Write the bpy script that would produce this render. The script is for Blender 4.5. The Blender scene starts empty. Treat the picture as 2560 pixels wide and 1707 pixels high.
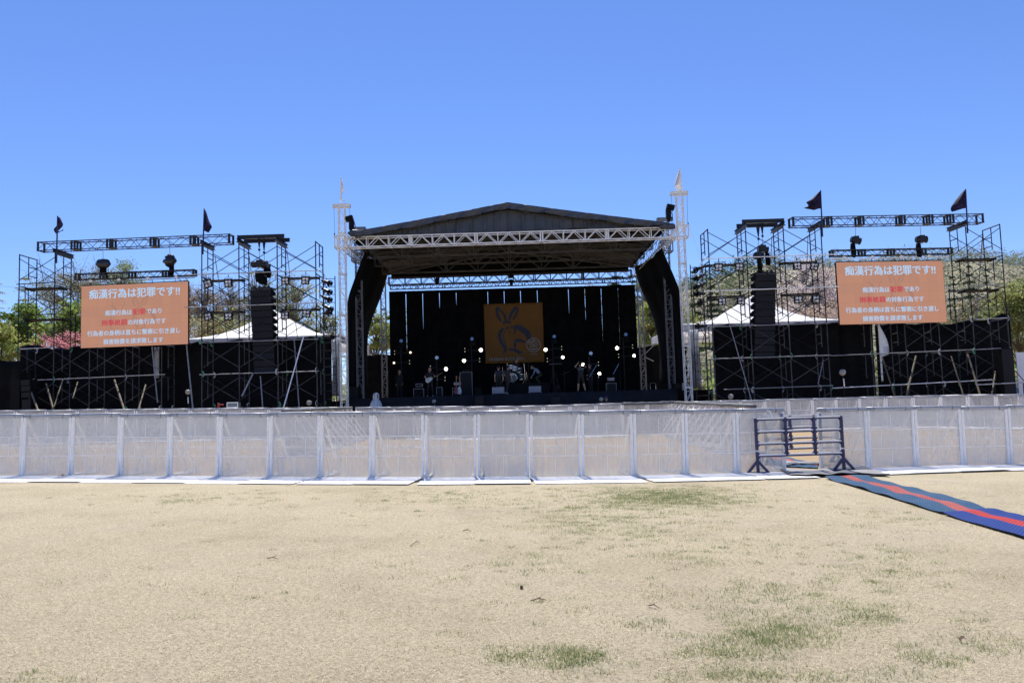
import bpy, math, random
import numpy as np
from mathutils import Vector, Matrix

random.seed(7); rng = np.random.default_rng(7)
C = bpy.context.scene.collection
SC = bpy.context.scene

# ------------------------------------------------------------------ camera
F, W, CX, CY, H = 1950.0, 2560.0, 1280.0, 853.5, 1.44
PIT, ROLL = math.atan(150.0/1950.0), 0.031
c_f = Vector((0, math.cos(PIT), math.sin(PIT)))
r0 = Vector((1, 0, 0)); u0 = Vector((0, -math.sin(PIT), math.cos(PIT)))
c_r = r0*math.cos(ROLL) - u0*math.sin(ROLL)
c_u = u0*math.cos(ROLL) + r0*math.sin(ROLL)
cd = bpy.data.cameras.new('camera'); cam = bpy.data.objects.new('camera', cd); C.objects.link(cam)
m = Matrix((c_r, c_u, -c_f)).transposed().to_4x4(); m.translation = (0, 0, H)
cam.matrix_world = m
cd.sensor_width = 36.0; cd.lens = F/W*36.0; cd.clip_start = 0.1; cd.clip_end = 3000
SC.camera = cam

# ------------------------------------------------------------------ light
SUN_EL, SUN_AZ = math.radians(60), math.radians(-5)
sv = Vector((math.sin(SUN_AZ)*math.cos(SUN_EL), math.cos(SUN_AZ)*math.cos(SUN_EL), math.sin(SUN_EL)))
w = bpy.data.worlds.new("World"); SC.world = w; w.use_nodes = True
nt = w.node_tree; bg = nt.nodes['Background']
sky = nt.nodes.new('ShaderNodeTexSky'); sky.sky_type = 'NISHITA'; sky.sun_disc = False
sky.sun_elevation = SUN_EL; sky.sun_rotation = SUN_AZ
sky.altitude = 0; sky.air_density = 1.0; sky.dust_density = 0.0; sky.ozone_density = 3.0
tint_ = nt.nodes.new('ShaderNodeMix'); tint_.data_type = 'RGBA'; tint_.blend_type = 'MULTIPLY'; tint_.inputs[0].default_value = 1
tint_.inputs[7].default_value = (.86, 1.02, 1.48, 1)   # white balance of the photograph
nt.links.new(sky.outputs[0], tint_.inputs[6]); nt.links.new(tint_.outputs[2], bg.inputs[0]); bg.inputs[1].default_value = 0.07
sl = bpy.data.lights.new('sun', 'SUN'); sl.energy = 5.0; sl.angle = math.radians(0.5); sl.color = (1, .95, .88)
so = bpy.data.objects.new('sun', sl); C.objects.link(so); so.rotation_euler = sv.to_track_quat('Z', 'Y').to_euler()
so.location = (0, 0, 60)
SC.view_settings.view_transform = 'Standard'; SC.view_settings.look = 'None'
SC.view_settings.gamma = 1; SC.view_settings.exposure = 0.58
SC.cycles.transparent_max_bounces = 24
SC.cycles.max_bounces = 6

# ------------------------------------------------------------------ helpers
def ray(px, py): return c_f + c_r*((px-CX)/F) + c_u*((CY-py)/F)
def P(px, py, Y):
    d = ray(px, py); t = Y/d.y
    return Vector((d.x*t, Y, H + d.z*t))
def clamp(a, lo, hi): return max(lo, min(hi, a))
def gz(x, y):
    t = clamp((y-16)/15.0, 0, 1); xs = clamp(x, -26, 26)
    k = -.023 if x < 0 else -(.023 + (.006-.023)*t)
    return k*xs*clamp(1-(y-34)/6.0, 0, 1)
def G(px, py, off=0.0):
    d = ray(px, py); z = 0.0
    for _ in range(12):
        t = (z - H)/d.z; p = Vector((d.x*t, d.y*t, z)); z = gz(p.x, p.y)
    p.z = z + off
    return p
def lerp(a, b, t): return a + (b-a)*t
def interp(x, xs, ys): return float(np.interp(x, xs, ys))
ORD = ['first','second','third','fourth','fifth','sixth','seventh','eighth','ninth','tenth','eleventh','twelfth',
       'thirteenth','fourteenth','fifteenth','sixteenth','seventeenth','eighteenth','nineteenth','twentieth']
TENS = {2:'twenty', 3:'thirty', 4:'forty'}
def ordinal(n):
    if n <= 20: return ORD[n-1]
    if n % 10 == 0: return {30:'thirtieth', 40:'fortieth'}[n]
    return TENS[n//10] + '-' + ORD[n % 10 - 1]

BASE = {}
class MB:
    def __init__(s): s.v = []; s.f = []; s.m = []; s.mi = 0; s.uv = None
    def add(s, vs, fs):
        o = len(s.v); s.v += [tuple(x) for x in vs]
        for f in fs: s.f.append(tuple(i+o for i in f)); s.m.append(s.mi)
        return s
    def box(s, c, d, R=None):
        c = Vector(c); hx, hy, hz = d[0]/2, d[1]/2, d[2]/2
        vs = [Vector((x, y, z)) for x in (-hx, hx) for y in (-hy, hy) for z in (-hz, hz)]
        if R is not None: vs = [R @ q for q in vs]
        return s.add([c+q for q in vs], [(0,1,3,2),(4,6,7,5),(0,4,5,1),(2,3,7,6),(0,2,6,4),(1,5,7,3)])
    def frame(s, p, q):
        p = Vector(p); q = Vector(q); d = (q-p); L = d.length; d = d/L if L > 1e-9 else Vector((0,0,1))
        a = Vector((0,0,1)) if abs(d.z) < .95 else Vector((0,1,0))
        x = d.cross(a).normalized(); y = x.cross(d).normalized()
        return p, q, x, y
    def bar(s, p, q, w, h=None):
        h = h or w; p, q, x, y = s.frame(p, q)
        vs = [e + x*(i*w/2) + y*(j*h/2) for e in (p, q) for i, j in ((-1,-1),(1,-1),(1,1),(-1,1))]
        return s.add(vs, [(0,3,2,1),(4,5,6,7),(0,1,5,4),(1,2,6,5),(2,3,7,6),(3,0,4,7)])
    def tube(s, p, q, r, r2=None, n=6, caps=True):
        r2 = r if r2 is None else r2; p, q, x, y = s.frame(p, q)
        vs = []
        for e, rr in ((p, r), (q, r2)):
            for k in range(n):
                a = 2*math.pi*k/n; vs.append(e + x*(rr*math.cos(a)) + y*(rr*math.sin(a)))
        fs = [(k, (k+1) % n, n+(k+1) % n, n+k) for k in range(n)]
        if caps: fs += [tuple(range(n-1, -1, -1)), tuple(range(n, 2*n))]
        return s.add(vs, fs)
    def path(s, pts, rs, n=6):
        pts = [Vector(p) for p in pts]
        if not hasattr(rs, '__len__'): rs = [rs]*len(pts)
        vs = []; fs = []
        for i, p in enumerate(pts):
            a = pts[max(0, i-1)]; b = pts[min(len(pts)-1, i+1)]
            _, _, x, y = s.frame(a, b)
            for k in range(n):
                t = 2*math.pi*k/n; vs.append(p + x*(rs[i]*math.cos(t)) + y*(rs[i]*math.sin(t)))
        for i in range(len(pts)-1):
            for k in range(n):
                fs.append((i*n+k, i*n+(k+1) % n, (i+1)*n+(k+1) % n, (i+1)*n+k))
        fs += [tuple(range(n-1, -1, -1)), tuple(range((len(pts)-1)*n, len(pts)*n))]
        return s.add(vs, fs)
    def sphere(s, c, r, seg=12, ring=8, sc=(1,1,1), jit=0.0):
        c = Vector(c); vs = [c+Vector((0,0,r*sc[2]))]
        for i in range(1, ring):
            t = math.pi*i/ring
            for k in range(seg):
                a = 2*math.pi*k/seg; j = 1 + (random.uniform(-jit, jit) if jit else 0)
                vs.append(c+Vector((r*j*sc[0]*math.sin(t)*math.cos(a), r*j*sc[1]*math.sin(t)*math.sin(a), r*j*sc[2]*math.cos(t))))
        vs.append(c-Vector((0,0,r*sc[2]))); last = len(vs)-1
        fs = [(0, 1+k, 1+(k+1) % seg) for k in range(seg)]
        for i in range(ring-2):
            for k in range(seg):
                a = 1+i*seg; fs.append((a+k, a+seg+k, a+seg+(k+1) % seg, a+(k+1) % seg))
        a = 1+(ring-2)*seg
        fs += [(a+k, last, a+(k+1) % seg) for k in range(seg)]
        return s.add(vs, fs)
    def grid(s, fn, nu, nv):
        vs = [fn(i/nu, j/nv) for j in range(nv+1) for i in range(nu+1)]
        fs = [(j*(nu+1)+i, j*(nu+1)+i+1, (j+1)*(nu+1)+i+1, (j+1)*(nu+1)+i) for j in range(nv) for i in range(nu)]
        return s.add(vs, fs)
    def slab(s, fn, nu, nv, t):
        # a closed thin sheet: two grids offset by vector t, joined at the rim
        t = Vector(t); o = len(s.v); s.grid(fn, nu, nv)
        n = (nu+1)*(nv+1)
        vs = [Vector(s.v[o+i])+t for i in range(n)]; s.v += [tuple(x) for x in vs]
        def add(f): s.f.append(f); s.m.append(s.mi)
        for j in range(nv):
            for i in range(nu):
                a = o+n+j*(nu+1)+i; add((a, a+nu+1, a+nu+2, a+1))
        rim = [i for i in range(nu+1)] + [(j+1)*(nu+1)-1 for j in range(1, nv+1)] + [nv*(nu+1)+i for i in range(nu-1, -1, -1)] + [j*(nu+1) for j in range(nv-1, 0, -1)]
        for k in range(len(rim)):
            a, b = rim[k], rim[(k+1) % len(rim)]
            add((o+b, o+a, o+n+a, o+n+b))
        return s
    def poly(s, pts, t):
        # extruded polygon
        t = Vector(t); pts = [Vector(p) for p in pts]; n = len(pts)
        return s.add(pts+[p+t for p in pts], [tuple(range(n-1, -1, -1)), tuple(range(n, 2*n))] + [(k, (k+1) % n, n+(k+1) % n, n+k) for k in range(n)])
    def build(s, name, mats, parent=None, smooth=False, base=None):
        me = bpy.data.meshes.new(name)
        b = Vector(base) if base is not None else (BASE.get(parent.name, Vector((0,0,0))) if parent else Vector((0,0,0)))
        me.from_pydata([(x-b.x, y-b.y, z-b.z) for x, y, z in s.v], [], s.f)
        if not isinstance(mats, (list, tuple)): mats = [mats]
        for q in mats: me.materials.append(q)
        if len(mats) > 1: me.polygons.foreach_set('material_index', s.m)
        if smooth: me.polygons.foreach_set('use_smooth', [True]*len(s.f))
        me.update()
        o = bpy.data.objects.new(name, me); C.objects.link(o)
        if parent: o.parent = parent
        elif base is not None: o.location = base
        BASE[o.name] = b
        return o

def tag(o, label=None, cat=None, group=None, kind=None):
    if label: o['label'] = label
    if cat: o['category'] = cat
    if group: o['group'] = group
    if kind or label: o['kind'] = kind or 'thing'
    return o
def thing(name, label, cat, loc=(0,0,0), group=None):
    o = bpy.data.objects.new(name, None); C.objects.link(o); o.location = loc; o.empty_display_size = .2
    BASE[o.name] = Vector(loc)
    return tag(o, label, cat, group)
def copy_tree(o, parent=None):
    c = o.copy(); C.objects.link(c)
    if parent: c.parent = parent
    for ch in list(o.children): copy_tree(ch, c)
    return c
def put(o, loc, rz=0.0, label=None, rx=0.0, ry=0.0, sc=None):
    o.location = loc; o.rotation_euler = (rx, ry, rz)
    if sc: o.scale = (sc, sc, sc)
    if label: o['label'] = label
    return o
def RZ(a): return Matrix.Rotation(a, 3, 'Z')
def RX(a): return Matrix.Rotation(a, 3, 'X')
def RY(a): return Matrix.Rotation(a, 3, 'Y')

# ------------------------------------------------------------------ materials
def mat(name, col, rough=.6, metal=0.0, var=0.0, vscale=4.0, bump=0.0, bscale=40.0, spec=.5, transl=0.0, stretch=(1,1,1)):
    mt = bpy.data.materials.new(name); mt.use_nodes = True; t = mt.node_tree; b = t.nodes['Principled BSDF']
    b.inputs['Base Color'].default_value = (*col, 1); b.inputs['Roughness'].default_value = rough
    b.inputs['Metallic'].default_value = metal; b.inputs['Specular IOR Level'].default_value = spec
    if var or bump:
        tc = t.nodes.new('ShaderNodeTexCoord'); mp = t.nodes.new('ShaderNodeMapping'); mp.inputs['Scale'].default_value = stretch
        t.links.new(tc.outputs['Object'], mp.inputs[0])
    if var:
        n = t.nodes.new('ShaderNodeTexNoise'); n.inputs['Scale'].default_value = vscale; n.inputs['Detail'].default_value = 6
        t.links.new(mp.outputs[0], n.inputs['Vector'])
        r = t.nodes.new('ShaderNodeValToRGB'); r.color_ramp.elements[0].position = .3; r.color_ramp.elements[1].position = .7
        r.color_ramp.elements[0].color = (*[max(0, x*(1-var)) for x in col], 1)
        r.color_ramp.elements[1].color = (*[min(1, x*(1+var)) for x in col], 1)
        t.links.new(n.outputs[0], r.inputs[0]); t.links.new(r.outputs[0], b.inputs['Base Color'])
    if bump:
        n2 = t.nodes.new('ShaderNodeTexNoise'); n2.inputs['Scale'].default_value = bscale; n2.inputs['Detail'].default_value = 5
        t.links.new(mp.outputs[0], n2.inputs['Vector'])
        bp = t.nodes.new('ShaderNodeBump'); bp.inputs['Strength'].default_value = bump
        t.links.new(n2.outputs[0], bp.inputs['Height']); t.links.new(bp.outputs[0], b.inputs['Normal'])
    if transl:
        tr = t.nodes.new('ShaderNodeBsdfTranslucent'); tr.inputs[0].default_value = (*col, 1)
        mx = t.nodes.new('ShaderNodeMixShader'); mx.inputs[0].default_value = transl
        out = t.nodes['Material Output']
        t.links.new(b.outputs[0], mx.inputs[1]); t.links.new(tr.outputs[0], mx.inputs[2]); t.links.new(mx.outputs[0], out.inputs[0])
    return mt
def emat(name, col, strength):
    mt = bpy.data.materials.new(name); mt.use_nodes = True; b = mt.node_tree.nodes['Principled BSDF']
    b.inputs['Base Color'].default_value = (.01, .01, .01, 1); b.inputs['Roughness'].default_value = .6
    b.inputs['Emission Color'].default_value = (*col, 1); b.inputs['Emission Strength'].default_value = strength
    return mt
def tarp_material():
    """woven black cloth: patchy translucency imitates mottled backlight and tree shadow on it"""
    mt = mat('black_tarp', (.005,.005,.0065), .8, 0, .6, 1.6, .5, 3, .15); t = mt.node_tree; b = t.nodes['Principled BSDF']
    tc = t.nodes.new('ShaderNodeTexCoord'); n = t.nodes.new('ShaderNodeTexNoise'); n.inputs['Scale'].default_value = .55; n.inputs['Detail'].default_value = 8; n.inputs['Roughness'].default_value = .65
    t.links.new(tc.outputs['Object'], n.inputs[0]); mr = t.nodes.new('ShaderNodeMapRange'); mr.inputs[1].default_value = .42; mr.inputs[2].default_value = .72; mr.inputs[3].default_value = .02; mr.inputs[4].default_value = .5  # noise stands in for the lit and tree-shaded patches on the cloth
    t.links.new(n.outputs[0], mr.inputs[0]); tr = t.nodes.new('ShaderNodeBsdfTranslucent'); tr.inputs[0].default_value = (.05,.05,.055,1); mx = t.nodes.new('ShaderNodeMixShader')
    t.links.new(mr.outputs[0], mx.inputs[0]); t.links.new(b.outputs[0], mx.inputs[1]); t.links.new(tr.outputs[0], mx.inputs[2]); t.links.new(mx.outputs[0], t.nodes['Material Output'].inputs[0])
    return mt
def leafmat(name, transl=.35):
    mt = bpy.data.materials.new(name); mt.use_nodes = True; t = mt.node_tree; b = t.nodes['Principled BSDF']
    at = t.nodes.new('ShaderNodeAttribute'); at.attribute_name = 'col'
    t.links.new(at.outputs['Color'], b.inputs['Base Color']); b.inputs['Roughness'].default_value = .65
    b.inputs['Specular IOR Level'].default_value = .06
    tr = t.nodes.new('ShaderNodeBsdfTranslucent'); t.links.new(at.outputs['Color'], tr.inputs[0])
    mx = t.nodes.new('ShaderNodeMixShader'); mx.inputs[0].default_value = transl
    t.links.new(b.outputs[0], mx.inputs[1]); t.links.new(tr.outputs[0], mx.inputs[2])
    t.links.new(mx.outputs[0], t.nodes['Material Output'].inputs[0])
    return mt

M = dict(
    dark_steel = mat('dark_steel', (.010,.010,.014), .5, 0, .4, 3, spec=.3),
    black_truss = mat('black_truss', (.014,.014,.018), .4, 0, .3, 6, spec=.35),
    galv = mat('galvanised_steel', (.50,.51,.53), .38, .55, .25, 5),
    alu = mat('aluminium', (.88,.86,.83), .45, 0, .06, 7),
    mast_white = mat('mast_white', (.84,.83,.80), .45, 0, .10, 5),
    dull_alu = mat('dull_aluminium', (.30,.30,.31), .5, .3, .2, 7),
    plate = mat('plate_aluminium', (.92,.91,.89), .5, 0, .06, 2.0),
    white_tube = mat('white_tube', (.92,.92,.91), .3, 0, .1, 4),
    foam = mat('grey_foam', (.33,.34,.37), .45, .1, .18, 5, .15, 30),
    dark_foam = mat('dark_foam', (.10,.11,.12), .6, 0, .35, 5, .2, 25),
    tape = mat('dark_tape', (.12,.12,.14), .5),
    cloth_black = mat('black_cloth', (.007,.007,.009), .9, 0, .5, 1.2, .3, 3, .08),
    tarp_black = mat('black_tarp', (.007,.007,.009), .8, 0, .6, 1.6, .5, 3, .15, .06),
    roof_cloth = mat('roof_tarpaulin', (.062,.073,.096), .5, 0, .12, 3, .5, 2.2, .35),
    skirt = mat('stage_skirt', (.017,.018,.024), .85, 0, .25, 2, .1, 5, .15),
    deck = mat('stage_deck', (.009,.009,.011), .7, 0, .3, 3, spec=.15),
    rubber = mat('black_rubber', (.008,.008,.009), .7, spec=.2),
    speaker = mat('speaker_black', (.006,.006,.007), .7, 0, .2, 20, .1, 200, .15),
    grille = mat('speaker_grille', (.015,.015,.018), .6, 0, .2, 60, .2, 300, .2),
    case_grey = mat('case_grey', (.30,.30,.33), .5, .1, .1, 5),
    lens = mat('lamp_lens', (.80,.81,.84), .25, .35),
    glass = mat('dark_lens', (.10,.14,.20), .1, .3),
    wood = mat('timber', (.16,.13,.085), .7, 0, .25, 8, .1, 20, .3, 0, (1,1,.2)),
    tent = mat('tent_canvas', (.80,.81,.83), .55, 0, .05, 1, .1, 1.5, .4, .25),
    vinyl = mat('white_vinyl', (.72,.75,.80), .3, 0, .10, 2, .35, 1.2, .5, .35),
    white_sheet = mat('white_plastic', (.80,.82,.87), .4, 0, .05, 5, .2, 6, .5, .3),
    navy = mat('navy_paint', (.018,.020,.085), .4, 0, .3, 9),
    green = mat('green_lock', (.08,.40,.20), .5),
    white_lock = mat('white_lock', (.55,.57,.58), .5),
    orange_clip = mat('orange_clip', (.75,.42,.2), .5),
    flag_dark = mat('dark_purple_flag', (.030,.018,.060), .7, 0, .9, 1.6, 0, 0, .3, .2),
    flag_white = mat('white_flag', (.85,.83,.83), .7, 0, .06, 4, 0, 0, .3, .45),
    mat_grey = mat('grey_rubber_mat', (.20,.20,.21), .75, 0, .15, 2, .2, 60),
    red = mat('red_paint', (.55,.03,.02), .45),
    blue_sheet = mat('blue_sheet', (.03,.12,.55), .5),
    white_board = mat('white_board', (.80,.82,.86), .5, 0, .03, 1),
    twig = mat('twig_bark', (.10,.06,.04), .8, 0, .3, 30),
    bark = mat('bark', (.10,.075,.055), .9, 0, .4, 3, .4, 12),
    bark_grey = mat('grey_bark', (.23,.21,.19), .9, 0, .3, 3, .4, 12),
    dead_leaf = mat('dead_leaf', (.42,.22,.08), .7),
    skin = mat('skin', (.52,.32,.23), .55), hair = mat('hair', (.015,.012,.010), .6),
    fur = mat('fur_windscreen', (.36,.34,.31), .95, 0, .3, 30, .8, 60),
    chrome = mat('chrome', (.75,.75,.78), .15, .9), drum_shell = mat('drum_shell', (.03,.05,.08), .25, .2),
    drum_head = mat('drum_head', (.55,.57,.62), .5), brass = mat('brass', (.5,.38,.15), .25, .8),
    guitar_red = mat('guitar_red', (.25,.03,.02), .25), guitar_white = mat('guitar_white', (.55,.60,.58), .3),
    guitar_neck = mat('guitar_neck', (.30,.15,.07), .4),
    leaf = leafmat('leaf', .5), blossom = leafmat('blossom', .5), needle = leafmat('needle', .15),
    grass = leafmat('grass_blade', .3),
)
def perforated():
    mt = bpy.data.materials.new('perforated_aluminium'); mt.use_nodes = True; t = mt.node_tree; b = t.nodes['Principled BSDF']
    b.inputs['Base Color'].default_value = (.66,.645,.62,1); b.inputs['Roughness'].default_value = .55; b.inputs['Metallic'].default_value = .1
    tc = t.nodes.new('ShaderNodeTexCoord')
    oi = t.nodes.new('ShaderNodeObjectInfo')
    # streaky dust: stretched noise in object space, shifted per panel
    ad = t.nodes.new('ShaderNodeVectorMath'); ad.operation = 'ADD'
    sc = t.nodes.new('ShaderNodeVectorMath'); sc.operation = 'SCALE'; sc.inputs['Scale'].default_value = 37
    cmb = t.nodes.new('ShaderNodeCombineXYZ'); t.links.new(oi.outputs['Random'], cmb.inputs[0]); t.links.new(oi.outputs['Random'], cmb.inputs[2])
    t.links.new(cmb.outputs[0], sc.inputs[0]); t.links.new(tc.outputs['Object'], ad.inputs[0]); t.links.new(sc.outputs[0], ad.inputs[1])
    mp = t.nodes.new('ShaderNodeMapping'); mp.inputs['Scale'].default_value = (9, 1, .8); t.links.new(ad.outputs[0], mp.inputs[0])
    n = t.nodes.new('ShaderNodeTexNoise'); n.inputs['Scale'].default_value = 1.6; n.inputs['Detail'].default_value = 6; t.links.new(mp.outputs[0], n.inputs[0])
    n2 = t.nodes.new('ShaderNodeTexNoise'); n2.inputs['Scale'].default_value = 3.0; n2.inputs['Detail'].default_value = 5; t.links.new(ad.outputs[0], n2.inputs[0])
    mu = t.nodes.new('ShaderNodeMath'); mu.operation = 'ADD'; t.links.new(n.outputs[0], mu.inputs[0]); t.links.new(n2.outputs[0], mu.inputs[1])
    mr = t.nodes.new('ShaderNodeMapRange'); mr.inputs[1].default_value = .75; mr.inputs[2].default_value = 1.3; mr.inputs[3].default_value = .32; mr.inputs[4].default_value = .52
    t.links.new(mu.outputs[0], mr.inputs[0])
    # per panel cleanliness
    m2 = t.nodes.new('ShaderNodeMapRange'); m2.inputs[3].default_value = .0; m2.inputs[4].default_value = .17; t.links.new(oi.outputs['Random'], m2.inputs[0])
    fa = t.nodes.new('ShaderNodeMath'); fa.operation = 'ADD'; t.links.new(mr.outputs[0], fa.inputs[0]); t.links.new(m2.outputs[0], fa.inputs[1])
    # fine rows of holes
    sep = t.nodes.new('ShaderNodeSeparateXYZ'); t.links.new(tc.outputs['Object'], sep.inputs[0])
    def wave(sock, k):
        a = t.nodes.new('ShaderNodeMath'); a.operation = 'MULTIPLY'; a.inputs[1].default_value = k; t.links.new(sock, a.inputs[0])
        s_ = t.nodes.new('ShaderNodeMath'); s_.operation = 'SINE'; t.links.new(a.outputs[0], s_.inputs[0]); return s_
    wx = wave(sep.outputs[0], 2*math.pi/.017); wz = wave(sep.outputs[2], 2*math.pi/.017)
    pr = t.nodes.new('ShaderNodeMath'); pr.operation = 'MULTIPLY'; t.links.new(wx.outputs[0], pr.inputs[0]); t.links.new(wz.outputs[0], pr.inputs[1])
    ml = t.nodes.new('ShaderNodeMath'); ml.operation = 'MULTIPLY_ADD'; ml.inputs[1].default_value = .22; t.links.new(pr.outputs[0], ml.inputs[0]); t.links.new(fa.outputs[0], ml.inputs[2])
    tr = t.nodes.new('ShaderNodeBsdfTransparent')
    mx = t.nodes.new('ShaderNodeMixShader'); t.links.new(ml.outputs[0], mx.inputs[0]); t.links.new(tr.outputs[0], mx.inputs[1]); t.links.new(b.outputs[0], mx.inputs[2])
    t.links.new(mx.outputs[0], t.nodes['Material Output'].inputs[0])
    return mt
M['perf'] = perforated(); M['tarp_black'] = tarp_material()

def text_mesh(name, s, width, height, material, parent, loc_fn, bold=0.0, thick=.004):
    """Lettering as a flat mesh fitted into width x height; loc_fn maps (u,v,depth) in metres from the centre to a point."""
    cu = bpy.data.curves.new(name, 'FONT'); cu.body = s; cu.size = 1.0; cu.extrude = .01; cu.resolution_u = 3
    o = bpy.data.objects.new(name, cu); C.objects.link(o)
    dg = bpy.context.evaluated_depsgraph_get(); dg.update()
    me = bpy.data.meshes.new_from_object(o.evaluated_get(dg))
    C.objects.unlink(o); bpy.data.objects.remove(o); bpy.data.curves.remove(cu)
    co = np.empty(len(me.vertices)*3); me.vertices.foreach_get('co', co); co = co.reshape(-1, 3)
    lo, hi = co.min(0), co.max(0); sp = np.maximum(hi-lo, 1e-6)
    q = (co-(lo+hi)/2)/sp
    if bold:   # heavier strokes: the same letters laid slightly apart, each on its own plane
        k = bold/2/sp[0]; v0 = len(q); fs = [tuple(p.vertices) for p in me.polygons]
        sh = [(-k, 0, 0), (k, 0, .9), (0, bold/2/sp[1], 1.8)]
        q = np.concatenate([q*[1-2*k, 1, 1]+s_ for s_ in sh]); me2 = bpy.data.meshes.new(name)
        me2.from_pydata(q.tolist(), [], [tuple(i+v0*j for i in f) for j in range(3) for f in fs]); bpy.data.meshes.remove(me); me = me2
    b = BASE.get(parent.name, Vector((0,0,0)))
    out = [loc_fn(a*width, c*height, d*thick) - b for a, c, d in q]
    me.vertices.foreach_set('co', [x for v_ in out for x in v_])
    me.materials.clear(); me.materials.append(material); me.update()
    ob = bpy.data.objects.new(name, me); C.objects.link(ob); ob.parent = parent
    return ob

# ================================================================== GROUND
def ground_material():
    mt = bpy.data.materials.new('dry_lawn'); mt.use_nodes = True; t = mt.node_tree; b = t.nodes['Principled BSDF']
    b.inputs['Roughness'].default_value = .9; b.inputs['Specular IOR Level'].default_value = .15
    ge = t.nodes.new('ShaderNodeNewGeometry')
    def noise(scale, detail=6, rough=.6, st=(1,1,1)):
        mp = t.nodes.new('ShaderNodeMapping'); mp.inputs['Scale'].default_value = st; t.links.new(ge.outputs['Position'], mp.inputs[0])
        n = t.nodes.new('ShaderNodeTexNoise'); n.inputs['Scale'].default_value = scale; n.inputs['Detail'].default_value = detail
        n.inputs['Roughness'].default_value = rough; t.links.new(mp.outputs[0], n.inputs[0]); return n
    def ramp(n, stops):
        r = t.nodes.new('ShaderNodeValToRGB'); e = r.color_ramp.elements
        while len(e) < len(stops): e.new(.5)
        for k, (p, c) in enumerate(stops): e[k].position = p; e[k].color = (*c, 1)
        t.links.new(n.outputs[0], r.inputs[0]); return r
    def mix(a, b_, fac, mode='MIX', f=1.0):
        x = t.nodes.new('ShaderNodeMix'); x.data_type = 'RGBA'; x.blend_type = mode
        if hasattr(fac, 'outputs'): t.links.new(fac.outputs[0], x.inputs[0])
        else: x.inputs[0].default_value = fac
        t.links.new(a, x.inputs[6]); t.links.new(b_, x.inputs[7]); return x.outputs[2]
    base = ramp(noise(.55, 8, .65), [(.3, (.345,.295,.20)), (.48, (.43,.375,.262)), (.7, (.475,.415,.295))])
    fine = ramp(noise(34, 8, .75), [(.30, (.42,.36,.30)), (.5, (.95,.95,.95)), (.72, (1.35,1.32,1.25))])
    c = mix(base.outputs[0], fine.outputs[0], .85, 'MULTIPLY')
    fine2 = ramp(noise(160, 4, .8), [(.25, (.5,.46,.42)), (.55, (1,1,1)), (.8, (1.4,1.38,1.3))])
    c = mix(c, fine2.outputs[0], .6, 'MULTIPLY')
    # grey bare soil in places, mostly to the right
    soil_n = noise(.9, 7, .7); soil = ramp(soil_n, [(.56, (0,0,0)), (.72, (1,1,1))])
    rgb = t.nodes.new('ShaderNodeRGB'); rgb.outputs[0].default_value = (.30,.245,.205,1)
    sepx = t.nodes.new('ShaderNodeSeparateXYZ'); t.links.new(ge.outputs['Position'], sepx.inputs[0])
    xr = t.nodes.new('ShaderNodeMapRange'); xr.inputs[1].default_value = -3; xr.inputs[2].default_value = 4; xr.inputs[3].default_value = .25; xr.inputs[4].default_value = .75
    t.links.new(sepx.outputs[0], xr.inputs[0])
    mm = t.nodes.new('ShaderNodeMath'); mm.operation = 'MULTIPLY'; t.links.new(soil.outputs[0], mm.inputs[0]); t.links.new(xr.outputs[0], mm.inputs[1])
    c = mix(c, rgb.outputs[0], mm)
    # faint green growth
    gn = ramp(noise(.42, 9, .72), [(.50, (0,0,0)), (.66, (1,1,1))]); gf = t.nodes.new('ShaderNodeMath'); gf.operation = 'MULTIPLY'; gf.inputs[1].default_value = .38
    gn2 = ramp(noise(14, 6, .8), [(.42, (0,0,0)), (.62, (1,1,1))]); gm = t.nodes.new('ShaderNodeMath'); gm.operation = 'MULTIPLY'
    t.links.new(gn.outputs[0], gf.inputs[0]); t.links.new(gf.outputs[0], gm.inputs[0]); t.links.new(gn2.outputs[0], gm.inputs[1])
    grn = t.nodes.new('ShaderNodeRGB'); grn.outputs[0].default_value = (.20,.21,.10,1)
    c = mix(c, grn.outputs[0], gm)
    # trampled brown earth between the two rows of barriers
    ny = noise(1.3, 6, .7); my = t.nodes.new('ShaderNodeMath'); my.operation = 'MULTIPLY_ADD'; my.inputs[1].default_value = 2.5; t.links.new(ny.outputs[0], my.inputs[0]); t.links.new(sepx.outputs[1], my.inputs[2])
    er = t.nodes.new('ShaderNodeMapRange'); er.inputs[1].default_value = 16.6; er.inputs[2].default_value = 18.2; t.links.new(my.outputs[0], er.inputs[0])
    em_ = t.nodes.new('ShaderNodeMath'); em_.operation = 'MULTIPLY'; em_.inputs[1].default_value = .75; t.links.new(er.outputs[0], em_.inputs[0])
    eb = t.nodes.new('ShaderNodeRGB'); eb.outputs[0].default_value = (.30,.205,.115,1); c = mix(c, eb.outputs[0], em_)
    t.links.new(c, b.inputs['Base Color'])
    bp = t.nodes.new('ShaderNodeBump'); bp.inputs['Strength'].default_value = .8; bp.inputs['Distance'].default_value = .02
    bn = noise(70, 8, .8); t.links.new(bn.outputs[0], bp.inputs['Height']); t.links.new(bp.outputs[0], b.inputs['Normal'])
    return mt
def axis(a, b, step, far):
    v = list(np.arange(a, b+1e-6, step)); return [-far, -far*.5, -far*.2] + v + [far*.2, far*.5, far]
xs = axis(-44, 44, 1.0, 900); ys = [-40, -12] + list(np.arange(-4, 50, 1.0)) + [60, 90, 160, 300, 600, 1100]
g = MB(); nx = len(xs)
g.add([(x, y, gz(x, y)) for y in ys for x in xs],
      [(j*nx+i, j*nx+i+1, (j+1)*nx+i+1, (j+1)*nx+i) for j in range(len(ys)-1) for i in range(nx-1)])
tag(g.build('ground', ground_material(), smooth=True), kind='structure')

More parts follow.
